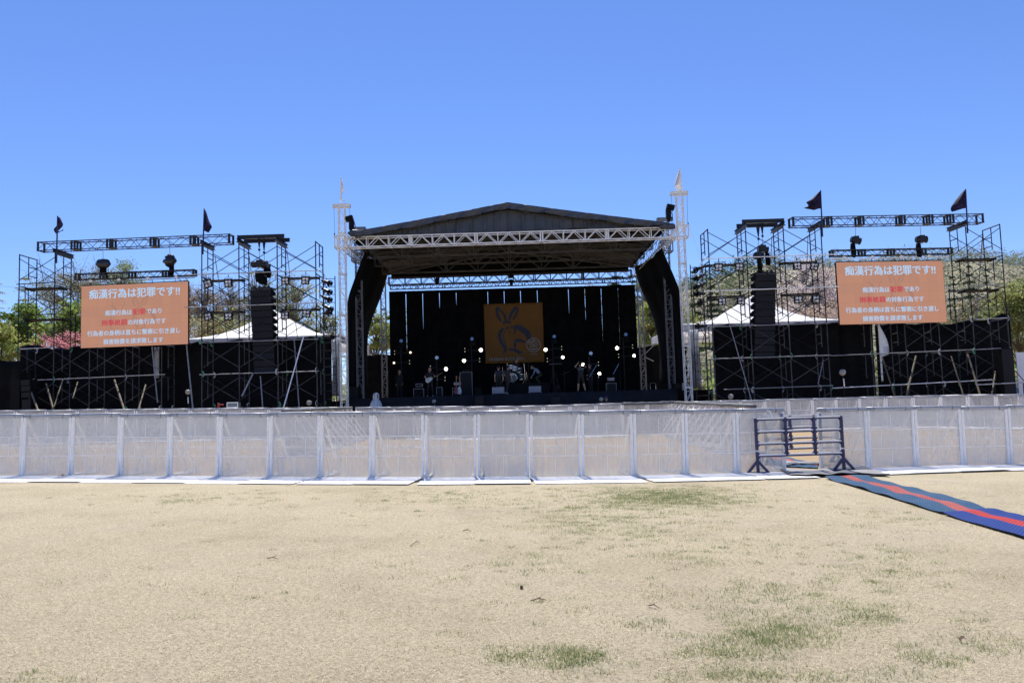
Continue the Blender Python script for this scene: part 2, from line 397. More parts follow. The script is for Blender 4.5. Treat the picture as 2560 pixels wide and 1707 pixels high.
def blades_object(name, pos, length, width, lean, cols, kind_label):
    """one mesh of many single blades of grass; pos (N,3)"""
    n = len(pos)
    a = rng.uniform(0, 2*math.pi, n); d = np.stack([np.cos(a), np.sin(a)], 1)
    ln = length*rng.uniform(.5, 1.3, n); le = lean*rng.uniform(.6, 1.3, n)
    tip = np.stack([d[:,0]*ln*np.sin(le), d[:,1]*ln*np.sin(le), ln*np.cos(le)], 1)
    b2 = a + math.pi/2 + rng.uniform(-.6, .6, n); sd = np.stack([np.cos(b2), np.sin(b2), np.zeros(n)], 1)*(width*rng.uniform(.6, 1.3, n))[:,None]
    v = np.empty((n, 3, 3)); v[:,0] = pos - sd/2; v[:,1] = pos + sd/2; v[:,2] = pos + tip
    me = bpy.data.meshes.new(name); me.vertices.add(3*n); me.loops.add(3*n); me.polygons.add(n)
    me.vertices.foreach_set('co', v.reshape(-1)); me.loops.foreach_set('vertex_index', np.arange(3*n, dtype=np.int32))
    me.polygons.foreach_set('loop_start', np.arange(0, 3*n, 3, dtype=np.int32)); me.polygons.foreach_set('loop_total', np.full(n, 3, dtype=np.int32))
    at = me.attributes.new('col', 'FLOAT_COLOR', 'POINT')
    c4 = np.concatenate([np.repeat(cols, 3, 0), np.ones((3*n, 1))], 1); at.data.foreach_set('color', c4.reshape(-1))
    me.materials.append(M['grass']); me.update(); me.validate()
    o = bpy.data.objects.new(name, me); C.objects.link(o)
    return tag(o, kind_label, 'grass', kind='stuff')
gzv = np.vectorize(gz)
def colour_mix(n, cs, ws, jit=.18):
    k = rng.choice(len(cs), n, p=np.array(ws)/sum(ws)); c = np.array(cs)[k]
    return np.clip(c*rng.uniform(1-jit, 1+jit, (n, 1)), 0, 1)
# dry straw over the near lawn
N = 460000
yy = 3.4 + (14.2-3.4)*rng.uniform(0, 1, N)**1.25; xx = rng.uniform(-1, 1, N)*(yy*.68+.6)
keep = (yy < 13.6 - .0*xx)
xx, yy = xx[keep], yy[keep]; pn = sum(np.sin(xx*a+yy*b+c) for a, b, c in ((.9,1.3,0),(2.1,-1.7,1.2),(-3.3,2.9,2.5),(5.2,4.1,.4),(-7.7,6.3,3.1)))/2.2+.12*(xx-1)
keep = rng.uniform(0, 1, len(xx)) > np.clip((pn-.35)*.9, 0, .6); xx, yy, pn = xx[keep], yy[keep], pn[keep]
pos = np.stack([xx, yy, gzv(xx, yy)+.002], 1); cl_ = colour_mix(len(pos), [(.70,.62,.45), (.61,.53,.38), (.46,.39,.27), (.76,.69,.54), (.45,.43,.28)], [5, 4, 1.4, 3.2, .7], .14)
f_ = np.clip((pn-.25)*.8, 0, .55)[:,None]; cl_ = cl_*(1-f_)+np.array([.46,.41,.365])*f_
blades_object('dry_grass', pos, .022, .0032, 1.15,
    cl_, 'short dry straw coloured lawn grass in front of the barriers')
# green tufts where the photograph has them: (px, py, rx, ry, tufts)
TU = [(1660,1245,240,34,620),(1500,1300,260,50,220),(1150,1240,260,30,110),(520,1245,260,20,70),(1320,1410,180,40,26),(1750,1370,320,60,70),(1980,1500,330,70,90),
      (1420,1640,90,24,52),(1270,1645,50,18,12),(1940,1590,140,36,95),(2180,1545,110,30,26),(1800,1640,160,40,34),(1610,1560,60,15,9),(2330,1660,150,40,16),
      (1900,1690,420,20,40),(100,1700,120,20,8),(2250,1300,180,50,40),(2200,1420,240,50,60),(2420,1600,120,60,20),(1280,1250,1000,60,120),(1280,1420,1200,150,110),(1690,1230,140,16,90)]
tp = []
for px, py, rx, ry, n in TU:
    for _ in range(n):
        q = G(px+random.gauss(0, .5)*rx, clamp(py+random.gauss(0, .5)*ry, 1212, 1720))
        if q.y < 13.4: tp.append((q.x, q.y, random.choice([.5,.7,1,1,1.5]) ))
pp = []; 
for x, y, s in tp:
    k = int(34*s); r = .02 + .05*s*random.random()
    a = rng.normal(0, r, (k, 2)); pp.append(np.stack([x+a[:,0]*1.5, y+a[:,1], np.zeros(k)], 1))
pp = np.concatenate(pp); pp[:,2] = gzv(pp[:,0], pp[:,1])
blades_object('green_grass', pp, .032, .0038, .8, colour_mix(len(pp), [(.17,.24,.07), (.25,.30,.11), (.36,.36,.18), (.12,.17,.08)], [3, 3, 2.2, 1.2], .25), 'small tufts of green grass sprouting in the dry lawn')

# ================================================================== CROWD BARRIERS
BW = 1.0
def make_barrier():
    root = thing('crowd_barrier', 'x', 'barrier', group='perforated crowd barriers')
    w_ = .985
    p = MB(); p.box((0, 0, .59), (w_-.07, .003, 1.17)); p.build('perforated_panel', M['perf'], root)
    for sx in (-1, 1):
        u = MB(); u.box((sx*(w_/2-.026), .0, .60), (.050, .05, 1.19)); u.box((sx*(w_/2-.026), -.027, .60), (.018, .006, 1.15)); u.build('upright', M['alu'], root)
    s = MB()
    for z in (.41, .79): s.box((0, -.0035, z), (w_-.09, .003, .012))
    for x, z0, z1 in ((0, .05, .40), (-.21, .42, .78), (.2, .42, .78), (0, .80, 1.12)): s.box((x, -.0035, (z0+z1)/2), (.008, .003, z1-z0-.02))
    rv = s
    for z in (.41, .79):
        for x in (-.42, -.21, 0, .21, .42): rv.box((x, -.006, z), (.012, .005, .012))
    for z in (.15, .6, .95):
        for x in (-.43, .43): rv.box((x, -.006, z), (.012, .005, .012))
    rv.build('seam', M['alu'], root)
    b = MB(); b.box((0, -.625, .014), (w_, 1.21, .010)); b.build('base_plate', M['plate'], root)
    r = MB()
    for sx in (-1, 1):
        r.bar((sx*.44, .03, 1.12), (sx*.40, .80, .03), .036, .03); r.bar((sx*.42, .03, .03), (sx*.40, .95, .03), .036, .03)
    r.bar((-.42, .36, .56), (.42, .36, .56), .03); r.build('rear_brace', M['alu'], root)
    h = MB(); h.path([(-.497, -.0, 1.222), (-.2, 0, 1.218), (.12, 0, 1.226), (.497, 0, 1.222)], [.043,.045,.042,.044], 10); rail = h.build('rail_padding', M['foam'], root, True)
    for x_ in (-.36, .31): tb = MB(); tb.tube((x_, 0, 1.221), (x_+.013, 0, 1.221), .047, n=10); tb.build('tape_band', M['tape'], rail)
    return root
proto = make_barrier(); used = []
def barrier(x0, y0, x1, y1, label, zj=0.0, group='perforated crowd barriers', plate=True):
    o = proto if not used else copy_tree(proto); used.append(o)
    mx, my = (x0+x1)/2, (y0+y1)/2
    a = math.atan2(y1-y0, x1-x0); z0, z1 = gz(x0, y0), gz(x1, y1); L = math.hypot(x1-x0, y1-y0)
    put(o, (mx, my, (z0+z1)/2+zj), a, label, ry=-math.atan2(z1-z0, L)); o.scale = (L/BW, 1, 1)
    o['group'] = group
    if not plate:
        for ch in list(o.children):
            if ch.name.startswith('base_plate'): bpy.data.objects.remove(ch)
    return o
# front row: post pixels and spacing -> depth
PX = [-431,-308,-185,-62,58,178.6,300.6,424,547.6,673,799,928,1058,1188.7,1319.6,1448,1578,1707,1834.5,1957.5]
PXR = [2041,2163,2281.7,2399,2515.6,2632,2748,2862,2975]
sp_x = [-185, 58, 300, 550, 800, 1058, 1320, 1580, 1830, 1960, 2041, 2163, 2400, 2748]
sp_s = [120.5,121.3, 123, 125.5, 128.5, 130.5, 130.5, 129.5, 127, 125.5, 123, 120.5, 117, 114]
def front_pt(px):
    Y = F/interp(px, sp_x, sp_s); p = P(px, 1040, Y); return p.x, Y
pts = [front_pt(x) for x in PX]; n = len(pts)-1
front = []
for i in range(n):
    k = n-i
    front.append(barrier(*pts[i], *pts[i+1], f'front row perforated barrier with white floor plate, {ordinal(k)} to the left of the gate gap', random.uniform(-.008, .012)))
ptr = [front_pt(x) for x in PXR]
for i in range(len(ptr)-1):
    front.append(barrier(*ptr[i], *ptr[i+1], f'front row perforated barrier with white floor plate, {ordinal(i+1)} to the right of the gate gap', random.uniform(-.008, .012)))
for ch in list(front[n].children):
    if ch.name.startswith('rear_brace'): bpy.data.objects.remove(ch)
# foam strips on both edges of the gap
for (x, y), s in ((pts[-1], -1), (ptr[0], 1)):
    e = MB(); z = gz(x, y); e.path([(x+s*.045, y-.05, z+1.16), (x+s*.047, y-.055, z+.9), (x+s*.04, y-.05, z+.62)], .035, 8)
    tag(e.build('edge_padding', M['foam'], None, True, base=(x, y, z)), 'grey foam strip on the barrier edge at the %s of the gate gap' % ('left' if s < 0 else 'right'), 'padding')
# back row
PB = [-250,-45,25.5,95,160.5,225,291,340,383,442,498.8,557.7,620,678,738,798,858]
PBC = [1028,1090,1137,1200,1263,1325,1388,1450,1512,1555]
PBR = [1668,1728,1788,1848,1909,1969,2029,2087.6,2146,2205.6,2262,2310,2361,2424.6,2492.6,2555,2620,2850]
bx = [-45, 160, 400, 680, 860, 1030, 1280, 1555, 1670, 1900, 2150, 2360, 2500, 2620]
bs = [68, 65.5, 62.5, 61, 60.5, 62, 62.6, 62, 60, 60, 59.5, 61.5, 65, 67]
def back_pt(px):
    Y = F/interp(px, bx, bs); p = P(px, 1015, Y); return p.x, Y
def resample(pxs):
    q = [back_pt(a) for a in np.linspace(pxs[0], pxs[-1], 60)]
    d = [0]
    for a, b in zip(q, q[1:]): d.append(d[-1]+math.hypot(b[0]-a[0], b[1]-a[1]))
    n = max(1, round(d[-1]/BW)); s = np.linspace(0, d[-1], n+1)
    return list(zip(np.interp(s, d, [a[0] for a in q]), np.interp(s, d, [a[1] for a in q])))
seg = [resample(PB), resample(PBC), resample(PBR)]; cnt = 0
for sg in seg:
    for a, b in zip(sg, sg[1:]):
        cnt += 1; barrier(*a, *b, f'rear row perforated barrier behind the front row, {ordinal(cnt)} from the left', random.uniform(-.01, .012))
# spurs running towards the stage and the slanted pieces that close them
def run(a, b, lab):
    L = math.hypot(b[0]-a[0], b[1]-a[1]); k = max(1, round(L/BW))
    for i in range(k):
        barrier(lerp(a[0],b[0],i/k), lerp(a[1],b[1],i/k), lerp(a[0],b[0],(i+1)/k), lerp(a[1],b[1],(i+1)/k), lab % ordinal(i+1), 0, plate=False)
run((-6.6, 31.8), (-6.15, 20.9), 'barrier in the left side lane between the two rows, %s from the stage')
run((-6.5, 32.0), (-4.0, 31.2), 'slanted barrier closing the left lane in front of the stage, %s from the left')
run((6.2, 20.3), (6.6, 31.8), 'barrier in the right side lane between the two rows, %s from the crowd')
run((4.3, 31.2), (6.5, 32.2), 'slanted barrier closing the right lane in front of the stage, %s from the left')
# dark padding laid over the lane rails
def rail_cover(a, b, name, label):
    e = MB(); pts_ = []
    for t in np.linspace(0, 1, 14):
        x, y = lerp(a[0],b[0],t), lerp(a[1],b[1],t); pts_.append((x, y, gz(x, y)+1.235+random.uniform(-.012, .012)))
    e.path(pts_, [.055*random.uniform(.85, 1.15) for _ in pts_], 8)
    tag(e.build(name, M['dark_foam'], None, True, base=pts_[0]), label, 'padding')
rail_cover((-6.15, 20.8), (-6.6, 31.8), 'rail_cover', 'dark lumpy cover along the rail of the left side lane')
rail_cover((6.6, 31.9), (6.2, 20.2), 'rail_cover', 'dark lumpy cover along the rail of the right side lane')
rail_cover((4.3, 31.15), (6.6, 32.15), 'rail_cover', 'dark cover sagging over the slanted rail before the right lane')

# ================================================================== GATE
def make_gate():
    root = thing('steel_gate', 'x', 'gate', group='navy steel gates')
    xs_ = [-.84, -.26, .30, .84]; zs = [.345, .575, .805, 1.05]
    for i, x in enumerate(xs_):
        pb = MB(); end = i in (0, 3)
        pb.bar((x, 0, .02 if end else .325), (x, 0, 1.07), .05)
        for z in zs:
            for s in (-1, 1):
                if (i == 0 and s < 0) or (i == 3 and s > 0): continue
                for dz in (-1, 1):
                    if z > 1 and dz > 0: continue
                    if z < .36 and dz < 0 and not end: continue
                    pb.add([(x+s*.024, -.012, z), (x+s*.085, -.012, z), (x+s*.024, -.012, z+dz*.07), (x+s*.024, .012, z), (x+s*.085, .012, z), (x+s*.024, .012, z+dz*.07)],
                           [(0,1,2),(3,5,4),(0,3,4,1),(1,4,5,2),(2,5,3,0)])
        po = pb.build('post', M['navy'], root)
        if end:
            ft = MB(); ft.bar((x-.22, 0, .02), (x+.22, 0, .02), .05, .035)
            ft.bar((x-.19, 0, .03), (x-.01, 0, .24), .045); ft.bar((x+.19, 0, .03), (x+.01, 0, .24), .045)
            ft.build('foot', M['navy'], root)
            tp_ = MB(); tp_.box((x, -.004, .44), (.062, .062, .028)); tp_.build('tape_band', M['white_sheet'], po)
    for z in zs:
        rb = MB(); rb.bar((-.82, 0, z+.014), (.82, 0, z+.014), .036, .026); rb.mi = 1; rb.bar((-.82, 0, z-.013), (.82, 0, z-.013), .034, .026)  # pale upper half painted as the sunlit top, navy half as the underside
        rb.build('rail', [M['alu'], M['navy']], root)
    return root
M['gate_rail'] = mat('gate_rail', (.30,.31,.38), .3, .6, .15, 8)
gate = make_gate()
gx = P(2000, 1171, 15.35); put(gate, (gx.x+.02, 15.35, gz(gx.x, 15.35)+.02), .01, 'navy steel gate with four silver rails standing across the gap in the front barriers')
g2 = copy_tree(gate); q = P(1977, 1100, 17.3)
put(g2, (q.x+.30, 17.45, gz(q.x, 17.3)), .12, 'second navy steel gate seen through the gap, behind the front gate')
zt = MB(); a = P(1922, 1033, 15.3); zt.path([a+Vector((-.03,0,.06)), a+Vector((.02,-.03,.03)), a+Vector((.05,-.03,-.05)), a+Vector((.06,-.03,-.10))], .010, 6)
tag(zt.build('cable_tie', M['white_sheet'], None, base=a), 'white strap end dangling over the left bay of the front gate', 'strap')
zt = MB(); a = P(2079, 1033, 15.3); zt.path([a+Vector((0,-.02,.06)), a+Vector((.0,-.03,0)), a+Vector((.0,-.03,-.07))], .010, 6)
tag(zt.build('cable_tie', M['white_sheet'], None, base=a), 'white strap holding the right bay of the front gate to the rail', 'strap')

# ================================================================== MATS
def mat_strip(name, up, lo, zoff, mats_, label, bands, nu=40, wav=.012, thick=.012):
    """walkway mat between two ground curves given in pixels; bands = fractions where the colour changes"""
    U = [G(*p) for p in up]; L = [G(*p) for p in lo]
    def curve(Q, t):
        d = np.linspace(0, 1, len(Q)); return Vector([float(np.interp(t, d, [q[k] for q in Q])) for k in range(3)])
    e = MB(); nv = 12; o0 = len(e.v)
    vs = []; UV = []
    LL = (L[0]-L[-1]).length
    for j in range(nv+1):
        for i in range(nu+1):
            u, v = i/nu, j/nv; p = curve(U, u).lerp(curve(L, u), v); p.z = gz(p.x, p.y)+zoff+wav*math.sin(u*23+v*2)*math.sin(u*7+1)+ wav*.5*math.sin(v*9+u*11)
            vs.append(p); UV.append((u*LL, v*1.0))
    n = len(vs); e.v = [tuple(p) for p in vs]+[tuple(p-Vector((0,0,thick))) for p in vs]
    for j in range(nv):
        vm = (j+.5)/nv; mi = sum(1 for b in bands if vm > b)
        for i in range(nu):
            a = j*(nu+1)+i; e.f.append((a, a+nu+1, a+nu+2, a+1)); e.m.append(mats_[mi][1])
            e.f.append((n+a, n+a+1, n+a+nu+2, n+a+nu+1)); e.m.append(mats_[mi][1])
    rim = list(range(nu+1)) + [(j+1)*(nu+1)-1 for j in range(1, nv+1)] + [nv*(nu+1)+i for i in range(nu-1, -1, -1)] + [j*(nu+1) for j in range(nv-1, 0, -1)]
    for k in range(len(rim)):
        a, b = rim[k], rim[(k+1) % len(rim)]; e.f.append((b, a, n+a, n+b)); e.m.append(2)
    uniq = [None]*3
    for mm_, i in mats_: uniq[i] = mm_
    uniq[2] = M['rubber']
    if uniq[1] is None: uniq[1] = uniq[0]
    o = e.build(name, uniq, None, base=vs[0])
    uv = o.data.uv_layers.new(name='uv')
    vi = np.empty(len(o.data.loops), dtype=np.int32); o.data.loops.foreach_get('vertex_index', vi)
    full = np.array(UV+UV); uv.data.foreach_set('uv', full[vi].reshape(-1))
    return tag(o, label, 'mat')
def grid_mat(name, col, dirt, amount):
    mt = bpy.data.materials.new(name); mt.use_nodes = True; t = mt.node_tree; b = t.nodes['Principled BSDF']; b.inputs['Roughness'].default_value = .7; b.inputs['Specular IOR Level'].default_value = .15
    uv = t.nodes.new('ShaderNodeTexCoord'); br = t.nodes.new('ShaderNodeTexBrick'); br.inputs['Scale'].default_value = 1
    br.offset = 0; br.inputs['Brick Width'].default_value = .075; br.inputs['Row Height'].default_value = .05; br.inputs['Mortar Size'].default_value = .016
    t.links.new(uv.outputs['UV'], br.inputs[0])
    br.inputs['Color1'].default_value = (*col, 1); br.inputs['Color2'].default_value = (*[c*.85 for c in col], 1); br.inputs['Mortar'].default_value = (*[c*.28 for c in col], 1)
    n = t.nodes.new('ShaderNodeTexNoise'); n.inputs['Scale'].default_value = 2.2; n.inputs['Detail'].default_value = 7; t.links.new(uv.outputs['Object'], n.inputs[0])
    mr = t.nodes.new('ShaderNodeMapRange'); mr.inputs[1].default_value = .3; mr.inputs[2].default_value = .75; mr.inputs[3].default_value = amount*.4; mr.inputs[4].default_value = amount*1.4
    t.links.new(n.outputs[0], mr.inputs[0])
    mx = t.nodes.new('ShaderNodeMix'); mx.data_type = 'RGBA'; t.links.new(mr.outputs[0], mx.inputs[0]); t.links.new(br.outputs[0], mx.inputs[6]); mx.inputs[7].default_value = (*dirt, 1)
    t.links.new(mx.outputs[2], b.inputs['Base Color'])
    bp = t.nodes.new('ShaderNodeBump'); bp.inputs['Strength'].default_value = .6; bp.inputs['Distance'].default_value = .006
    t.links.new(br.outputs['Fac'], bp.inputs['Height']); bp.invert = True; t.links.new(bp.outputs[0], b.inputs['Normal'])
    return mt
M['mat_blue'] = grid_mat('dusty_blue_mat', (.020,.120,.27), (.18,.22,.27), .10)
M['mat_red'] = grid_mat('dusty_red_mat', (.62,.085,.07), (.45,.28,.25), .16)
M['mat_blue2'] = grid_mat('clean_blue_mat', (.010,.060,.36), (.12,.16,.28), .05)
M['mat_red2'] = grid_mat('clean_red_mat', (.75,.04,.04), (.5,.3,.25), .06)
UPP = [(2150,1192),(2205,1204),(2268,1220),(2327,1234),(2399,1254),(2479,1277),(2560,1293),(2680,1325),(2860,1375)]
LOP = [(2062,1197),(2118,1213),(2164,1227),(2230,1247),(2317,1275),(2430,1310),(2560,1348),(2720,1402),(2920,1475)]
def sub(Q, a, b, n=9):
    d = np.linspace(0, 1, len(Q)); return [(float(np.interp(t, d, [q[0] for q in Q])), float(np.interp(t, d, [q[1] for q in Q]))) for t in np.linspace(a, b, n)]
mat_strip('walkway_mat', sub(UPP, 0, .6125), sub(LOP, 0, .5425), .035, [(M['mat_blue'],0),(M['mat_red'],1),(M['mat_blue'],0)], 'long dusty blue walkway mat with a faded red stripe leading to the gate', (.34, .62), 50, .018)
mat_strip('walkway_mat', sub(UPP, .615, 1), sub(LOP, .545, 1), .03, [(M['mat_blue2'],0),(M['mat_red2'],1),(M['mat_blue2'],0)], 'bright clean blue walkway mat with a vivid red stripe at the right edge', (.34, .62), 30, .008)
mat_strip('walkway_mat', [(1900,1132),(1958,1142),(2000,1153),(2045,1160)], [(1890,1155),(1958,1168),(2000,1170),(2045,1172)], .03, [(M['mat_blue'],0),(M['mat_red'],1),(M['mat_blue'],0)], 'blue and red walkway mat lying behind the gate gap', (.24, .52), 20, .01)
mat_strip('rubber_mat', [(1930,1172),(1975,1178),(2030,1181),(2080,1175),(2120,1171),(2150,1171),(2185,1180)], [(1957,1183),(1975,1192.5),(2020,1194.5),(2065,1193),(2105,1190),(2150,1190),(2225,1192)], .062, [(M['mat_grey'],0)], 'grey rubber mat with curled edges lying across the foot of the gate', (), 40, .014)
mat_strip('rubber_mat', [(1955,1156),(1990,1158),(2048,1159)], [(1955,1167),(1990,1165),(2048,1164)], .05, [(M['mat_grey'],0)], 'grey rubber strip behind the gate on the blue walkway mat', (), 16, .01)

# ================================================================== LITTER
def twig(a, b, label, r=.0042):
    p, q = G(*a, .012), G(*b, .014); e = MB(); mid = p.lerp(q, .5)+Vector((0, .01, .012))
    e.path([p, mid, q], [r, r*.9, r*.5], 5); e.path([mid, mid.lerp(q, .5)+Vector((0, .03, .02))], [r*.6, r*.3], 5)
    tag(e.build('twig', M['twig'], None, base=p), label, 'twig')
twig((668,1398), (697,1401), 'dark straight twig lying on the straw left of the centre')
twig((1026,1367), (1050,1356), 'thin slanting twig lying on the straw a little left of the centre line')
twig((1157,1329), (1178,1330), 'small forked twig nearest to the barriers on the straw')
twig((1327,1505), (1366,1504), 'reddish twig lying just in front of the pine cone')
twig((1622,1517), (1648,1524), 'bent twig on the lawn to the right of the pine cone')
c = G(1304, 1472); e = MB(); e.sphere((c.x, c.y, c.z+.013), .0135, 12, 9, (1,1,1.15), .18); tag(e.build('pine_cone', M['twig'], None, base=c), 'single brown pine cone lying on the dry lawn', 'pine cone')
c = G(2408, 1606); e = MB(); e.grid(lambda u, v: c+Vector(((u-.5)*.045, (v-.5)*.02, .012+.018*math.sin(u*3)+.01*v)), 5, 3); tag(e.build('dead_leaf', M['twig'], None, base=c), 'curled dark dead leaf on the lawn near the right edge', 'leaf')
c = P(153, 1190, 15.3); c.z = gz(c.x, 15.3)+.05; e = MB(); e.grid(lambda u, v: c+Vector(((u-.5)*.09, (v-.5)*.10, .01+.03*math.sin(u*3)+.012*v)), 5, 3); tag(e.build('dead_leaf', M['orange_clip'], None, base=c), 'orange dry leaf on the white barrier floor plate at the left', 'leaf')

# ================================================================== SCAFFOLDING
LV = [0, 1.68, 3.36, 5.04, 6.72, 8.40, 10.08]
TR = .031
def lock(mb, p, s, hgt=.30):
    p = Vector(p); mb.path([p+Vector((s*.02,-.03,hgt/2)), p+Vector((s*.075,-.03,hgt/4)), p+Vector((s*.085,-.03,0)), p+Vector((s*.075,-.03,-hgt/4)), p+Vector((s*.02,-.03,-hgt/2))], .016, 5)
def scaffold(name, label, lines, Y, depth, sgn, green=.6):
    """lines: list of (x, top level index); frames run in depth, cross braces along the row"""
    x0 = sum(l[0] for l in lines)/len(lines)
    root = thing(name, label, 'scaffold', (x0, Y, 0))
    Yb = Y+depth
    for x, top in lines:
        for k in range(top):
            z0, z1 = LV[k], LV[k+1]; e = MB(); zb = z0-.02
            e.tube((x, Y, zb), (x, Y, z1-.02), TR); e.tube((x, Yb, zb), (x, Yb, z1-.02), TR)
            e.tube((x, Y, z1-.05), (x, Yb, z1-.05), TR)
            ym, yr = Y+depth*.52, Yb
            e.tube((x, ym, z1-.05), (x, ym, z0+.42), TR*.9); 
            for zz in (z0+.62, z0+1.10): e.tube((x, ym, zz), (x, yr, zz), TR*.85)
            if k == 0: e.box((x, Y, .03), (.16, .16, .03)); e.box((x, Yb, .03), (.16, .16, .03))
            e.build('ladder_frame', M['brace_grey'] if k < 3 else M['dark_steel'], root)
    for (xa, ta), (xb, tb) in zip(lines, lines[1:]):
        for k in range(min(ta, tb)):
            for yy in (Y-.03, Yb+.03):
                if k < 3 and random.random() < (.05 if yy < Y else .3): continue
                e = MB(); za, zb = LV[k]+.28+random.uniform(-.05,.05), LV[k+1]-.22+random.uniform(-.05,.05)
                e.tube((xa, yy, za), (xb, yy, zb), .0195, n=5); e.tube((xa, yy-.03, zb), (xb, yy-.04, za), .0195, n=5)
                e.build('cross_brace', M['dark_steel'] if k > 2 or yy > Y else M['brace_grey'], root)
    for x, top in lines:
        for k in range(1, min(top, 4)):
            for yy in (Y, Yb):
                if random.random() < .85:
                    e = MB(); s = random.choice((-1, 1)); lock(e, (x, yy, LV[k]-.02), s)
                    if random.random() < .4: lock(e, (x+.05*s, yy, LV[k]-.03), s)
                    e.build('arm_lock', M['green'] if random.random() < green else M['white_lock'], root)
    return root
M['brace_grey'] = mat('weathered_brace', (.050,.050,.054), .45, .25, .7, 1.2)
def tube_part(root, a, b, r=.024, m='white_tube', name='tube', n=8):
    e = MB(); e.tube(a, b, r, n=n); return e.build(name, M[m], root)
def plank(root, xa, xb, y, z, wd=.5):
    e = MB(); e.box(((xa+xb)/2, y, z), (xb-xa, wd, .05)); 
    for xx in (xa+.04, xb-.04): e.tube((xx, y-wd/2, z-.05), (xx, y+wd/2, z-.05), .03)
    e.build('plank', M['rubber'], root)

YI, YO, DEP = 40.0, 41.0, 1.52
def X(px, py, Y): return P(px, py, Y).x
IL = [X(p, y, YI) for p, y in ((504.5,606),(597,602),(692.6,600),(788.6,597))]
IR = [X(p, y, YI) for p, y in ((1768.5,568),(1862.8,569),(1957.3,567),(2051.6,570))]
OL = [X(p, 700, YO) for p in (48, 137, 226, 315, 405)]
OR_ = [X(p, 660, YO) for p in (2165, 2250, 2335, 2420.5, 2507)]
scL = scaffold('scaffold_rig', 'black three bay scaffold carrying the left hanging speaker column', [(x, 6) for x in IL], YI, DEP, 1)
scR = scaffold('scaffold_rig', 'black three bay scaffold carrying the right hanging speaker column', [(x, 6) for x in IR], YI, DEP, -1, .45)
soL = scaffold('scaffold_rig', 'black scaffold tower with low bays behind the left video screen', [(OL[0],6),(OL[1],6),(OL[2],3),(OL[3],3),(OL[4],3)], YO, DEP, 1)
soR = scaffold('scaffold_rig', 'black scaffold tower with low bays behind the right video screen', [(OR_[0],3),(OR_[1],3),(OR_[2],3),(OR_[3],6),(OR_[4],6)], YO, DEP, -1, .5)
# extra half bay beside the screens
for root, xa, s in ((soL, OL[1], 1), (soR, OR_[3], -1)):
    for k in (3, ):
        z0, z1 = LV[k], LV[k+1]; xx = xa+s*.95; e = MB()
        e.tube((xx, YO+.3, z0), (xx, YO+.3, z1), TR); e.tube((xx, YO+.3, z1-.05), (xa, YO+DEP, z1-.05), TR); e.tube((xx, YO+.3, z0+.05), (xa, YO+DEP, z0+.05), TR)
        e.build('side_frame', M['dark_steel'], root)
    for z in (6.9, 5.25):
        tube_part(root, (xa+s*.4, YO+DEP-.1, z), (xa+s*1.4, YO+DEP-.3, z+.05))
# horizontal tubes and planks of the speaker scaffolds
for root, XS, s, mt in ((scL, IL, 1, 'galv'), (scR, IR, -1, 'white_tube')):
    lo, hi = min(XS), max(XS)
    for z in (8.49, 6.80):
        a, b = (lo-.9 if s > 0 else lo-.35), (hi+.35 if s > 0 else hi+.75)
        tube_part(root, (a, YI-.06, z), (b, YI-.06, z+.02), .026, mt)
    for z in (8.28, 6.6):
        for i in (0, 2): plank(root, XS[i]+.05, XS[i+1]-.05, YI+.9, z)
        for i in (0, 2): tube_part(root, (XS[i], YI+.55, z-.12), (XS[i+1], YI+.55, z-.12), .02, 'dark_steel')
    for z in (4.95, 3.3): tube_part(root, (lo-.1, YI-.05, z), (hi+.1, YI-.05, z), .024, 'dull_alu')
    if s < 0: tube_part(root, (lo+.4, YI-.08, 1.72), (hi+.1, YI-.08, 1.75), .022, 'dull_alu')
for root, XS, mt in ((soL, OL[:2], 'dark_steel'), (soR, OR_[3:], 'dull_alu')):
    for z in (8.49, 6.80):
        tube_part(root, (XS[0]-.1, YO-.06, z-.05), (XS[1]+.1, YO-.06, z), .026, mt)
        plank(root, XS[0]+.02, XS[1]-.02, YO+.85, z-.2, .8)
    tube_part(root, (XS[0]+.15, YO-.06, 5.0), (XS[1], YO-.06, 5.03), .026, 'galv')
tube_part(soL, (OL[0]+.3, YO-.06, 3.32), (OL[4]+.2, YO-.06, 3.42), .024, 'dull_alu')
tube_part(soR, (OR_[0]-2.2, YO-.06, 3.32), (OR_[4]-.5, YO-.06, 3.42), .024, 'dull_alu')
tube_part(soR, (OR_[0]-2.2, YO-.08, 1.62), (OR_[4]+1.2, YO-.08, 1.85), .024, 'white_tube')
# long raking props of pale timber and steel
def prop(a, b, Y0, Y1, m, label, r=.035, base_obj=None):
    p, q = P(*a, Y0), P(*b, Y1); e = MB(); e.tube(p, q, r, n=8); q0 = p if p.z < q.z else q
    tag(e.build('raking_prop', M[m], None, base=q0), label, 'prop')
prop((71,960), (95,1026), 40.2, 38.6, 'wood', 'pale timber prop leaning beside the small speakers at the far left', .045)
prop((116,960), (134,1026), 40.4, 39, 'wood', 'pale timber prop leaning at the foot of the left scaffold tower', .045)
prop((157,949), (135,1016), 40.4, 39, 'wood', 'thin timber prop crossing the foot of the left scaffold tower', .03)
prop((194,955), (182,995), 41, 40, 'wood', 'faint timber prop behind the left scaffold tower foot', .03)
prop((286,950), (311,1026), 41, 39, 'wood', 'brightest timber prop under the left video screen', .05)
prop((364,962), (346,1024), 40.6, 39, 'wood', 'double timber prop under the right end of the left screen', .04)
prop((380,866), (394,1006), 40.6, 40, 'dull_alu', 'steel prop leaning below the left screen centre', .03)
prop((466,860), (482,1020), 40.5, 39.5, 'dull_alu', 'long steel prop from the left screen corner to the ground', .035)
prop((632,935), (605,990), 39.9, 39.2, 'dull_alu', 'short bright prop left below the left speaker column', .04)
prop((651,940), (657,1020), 39.8, 39.2, 'dull_alu', 'upright thin prop directly below the left speaker column', .03)
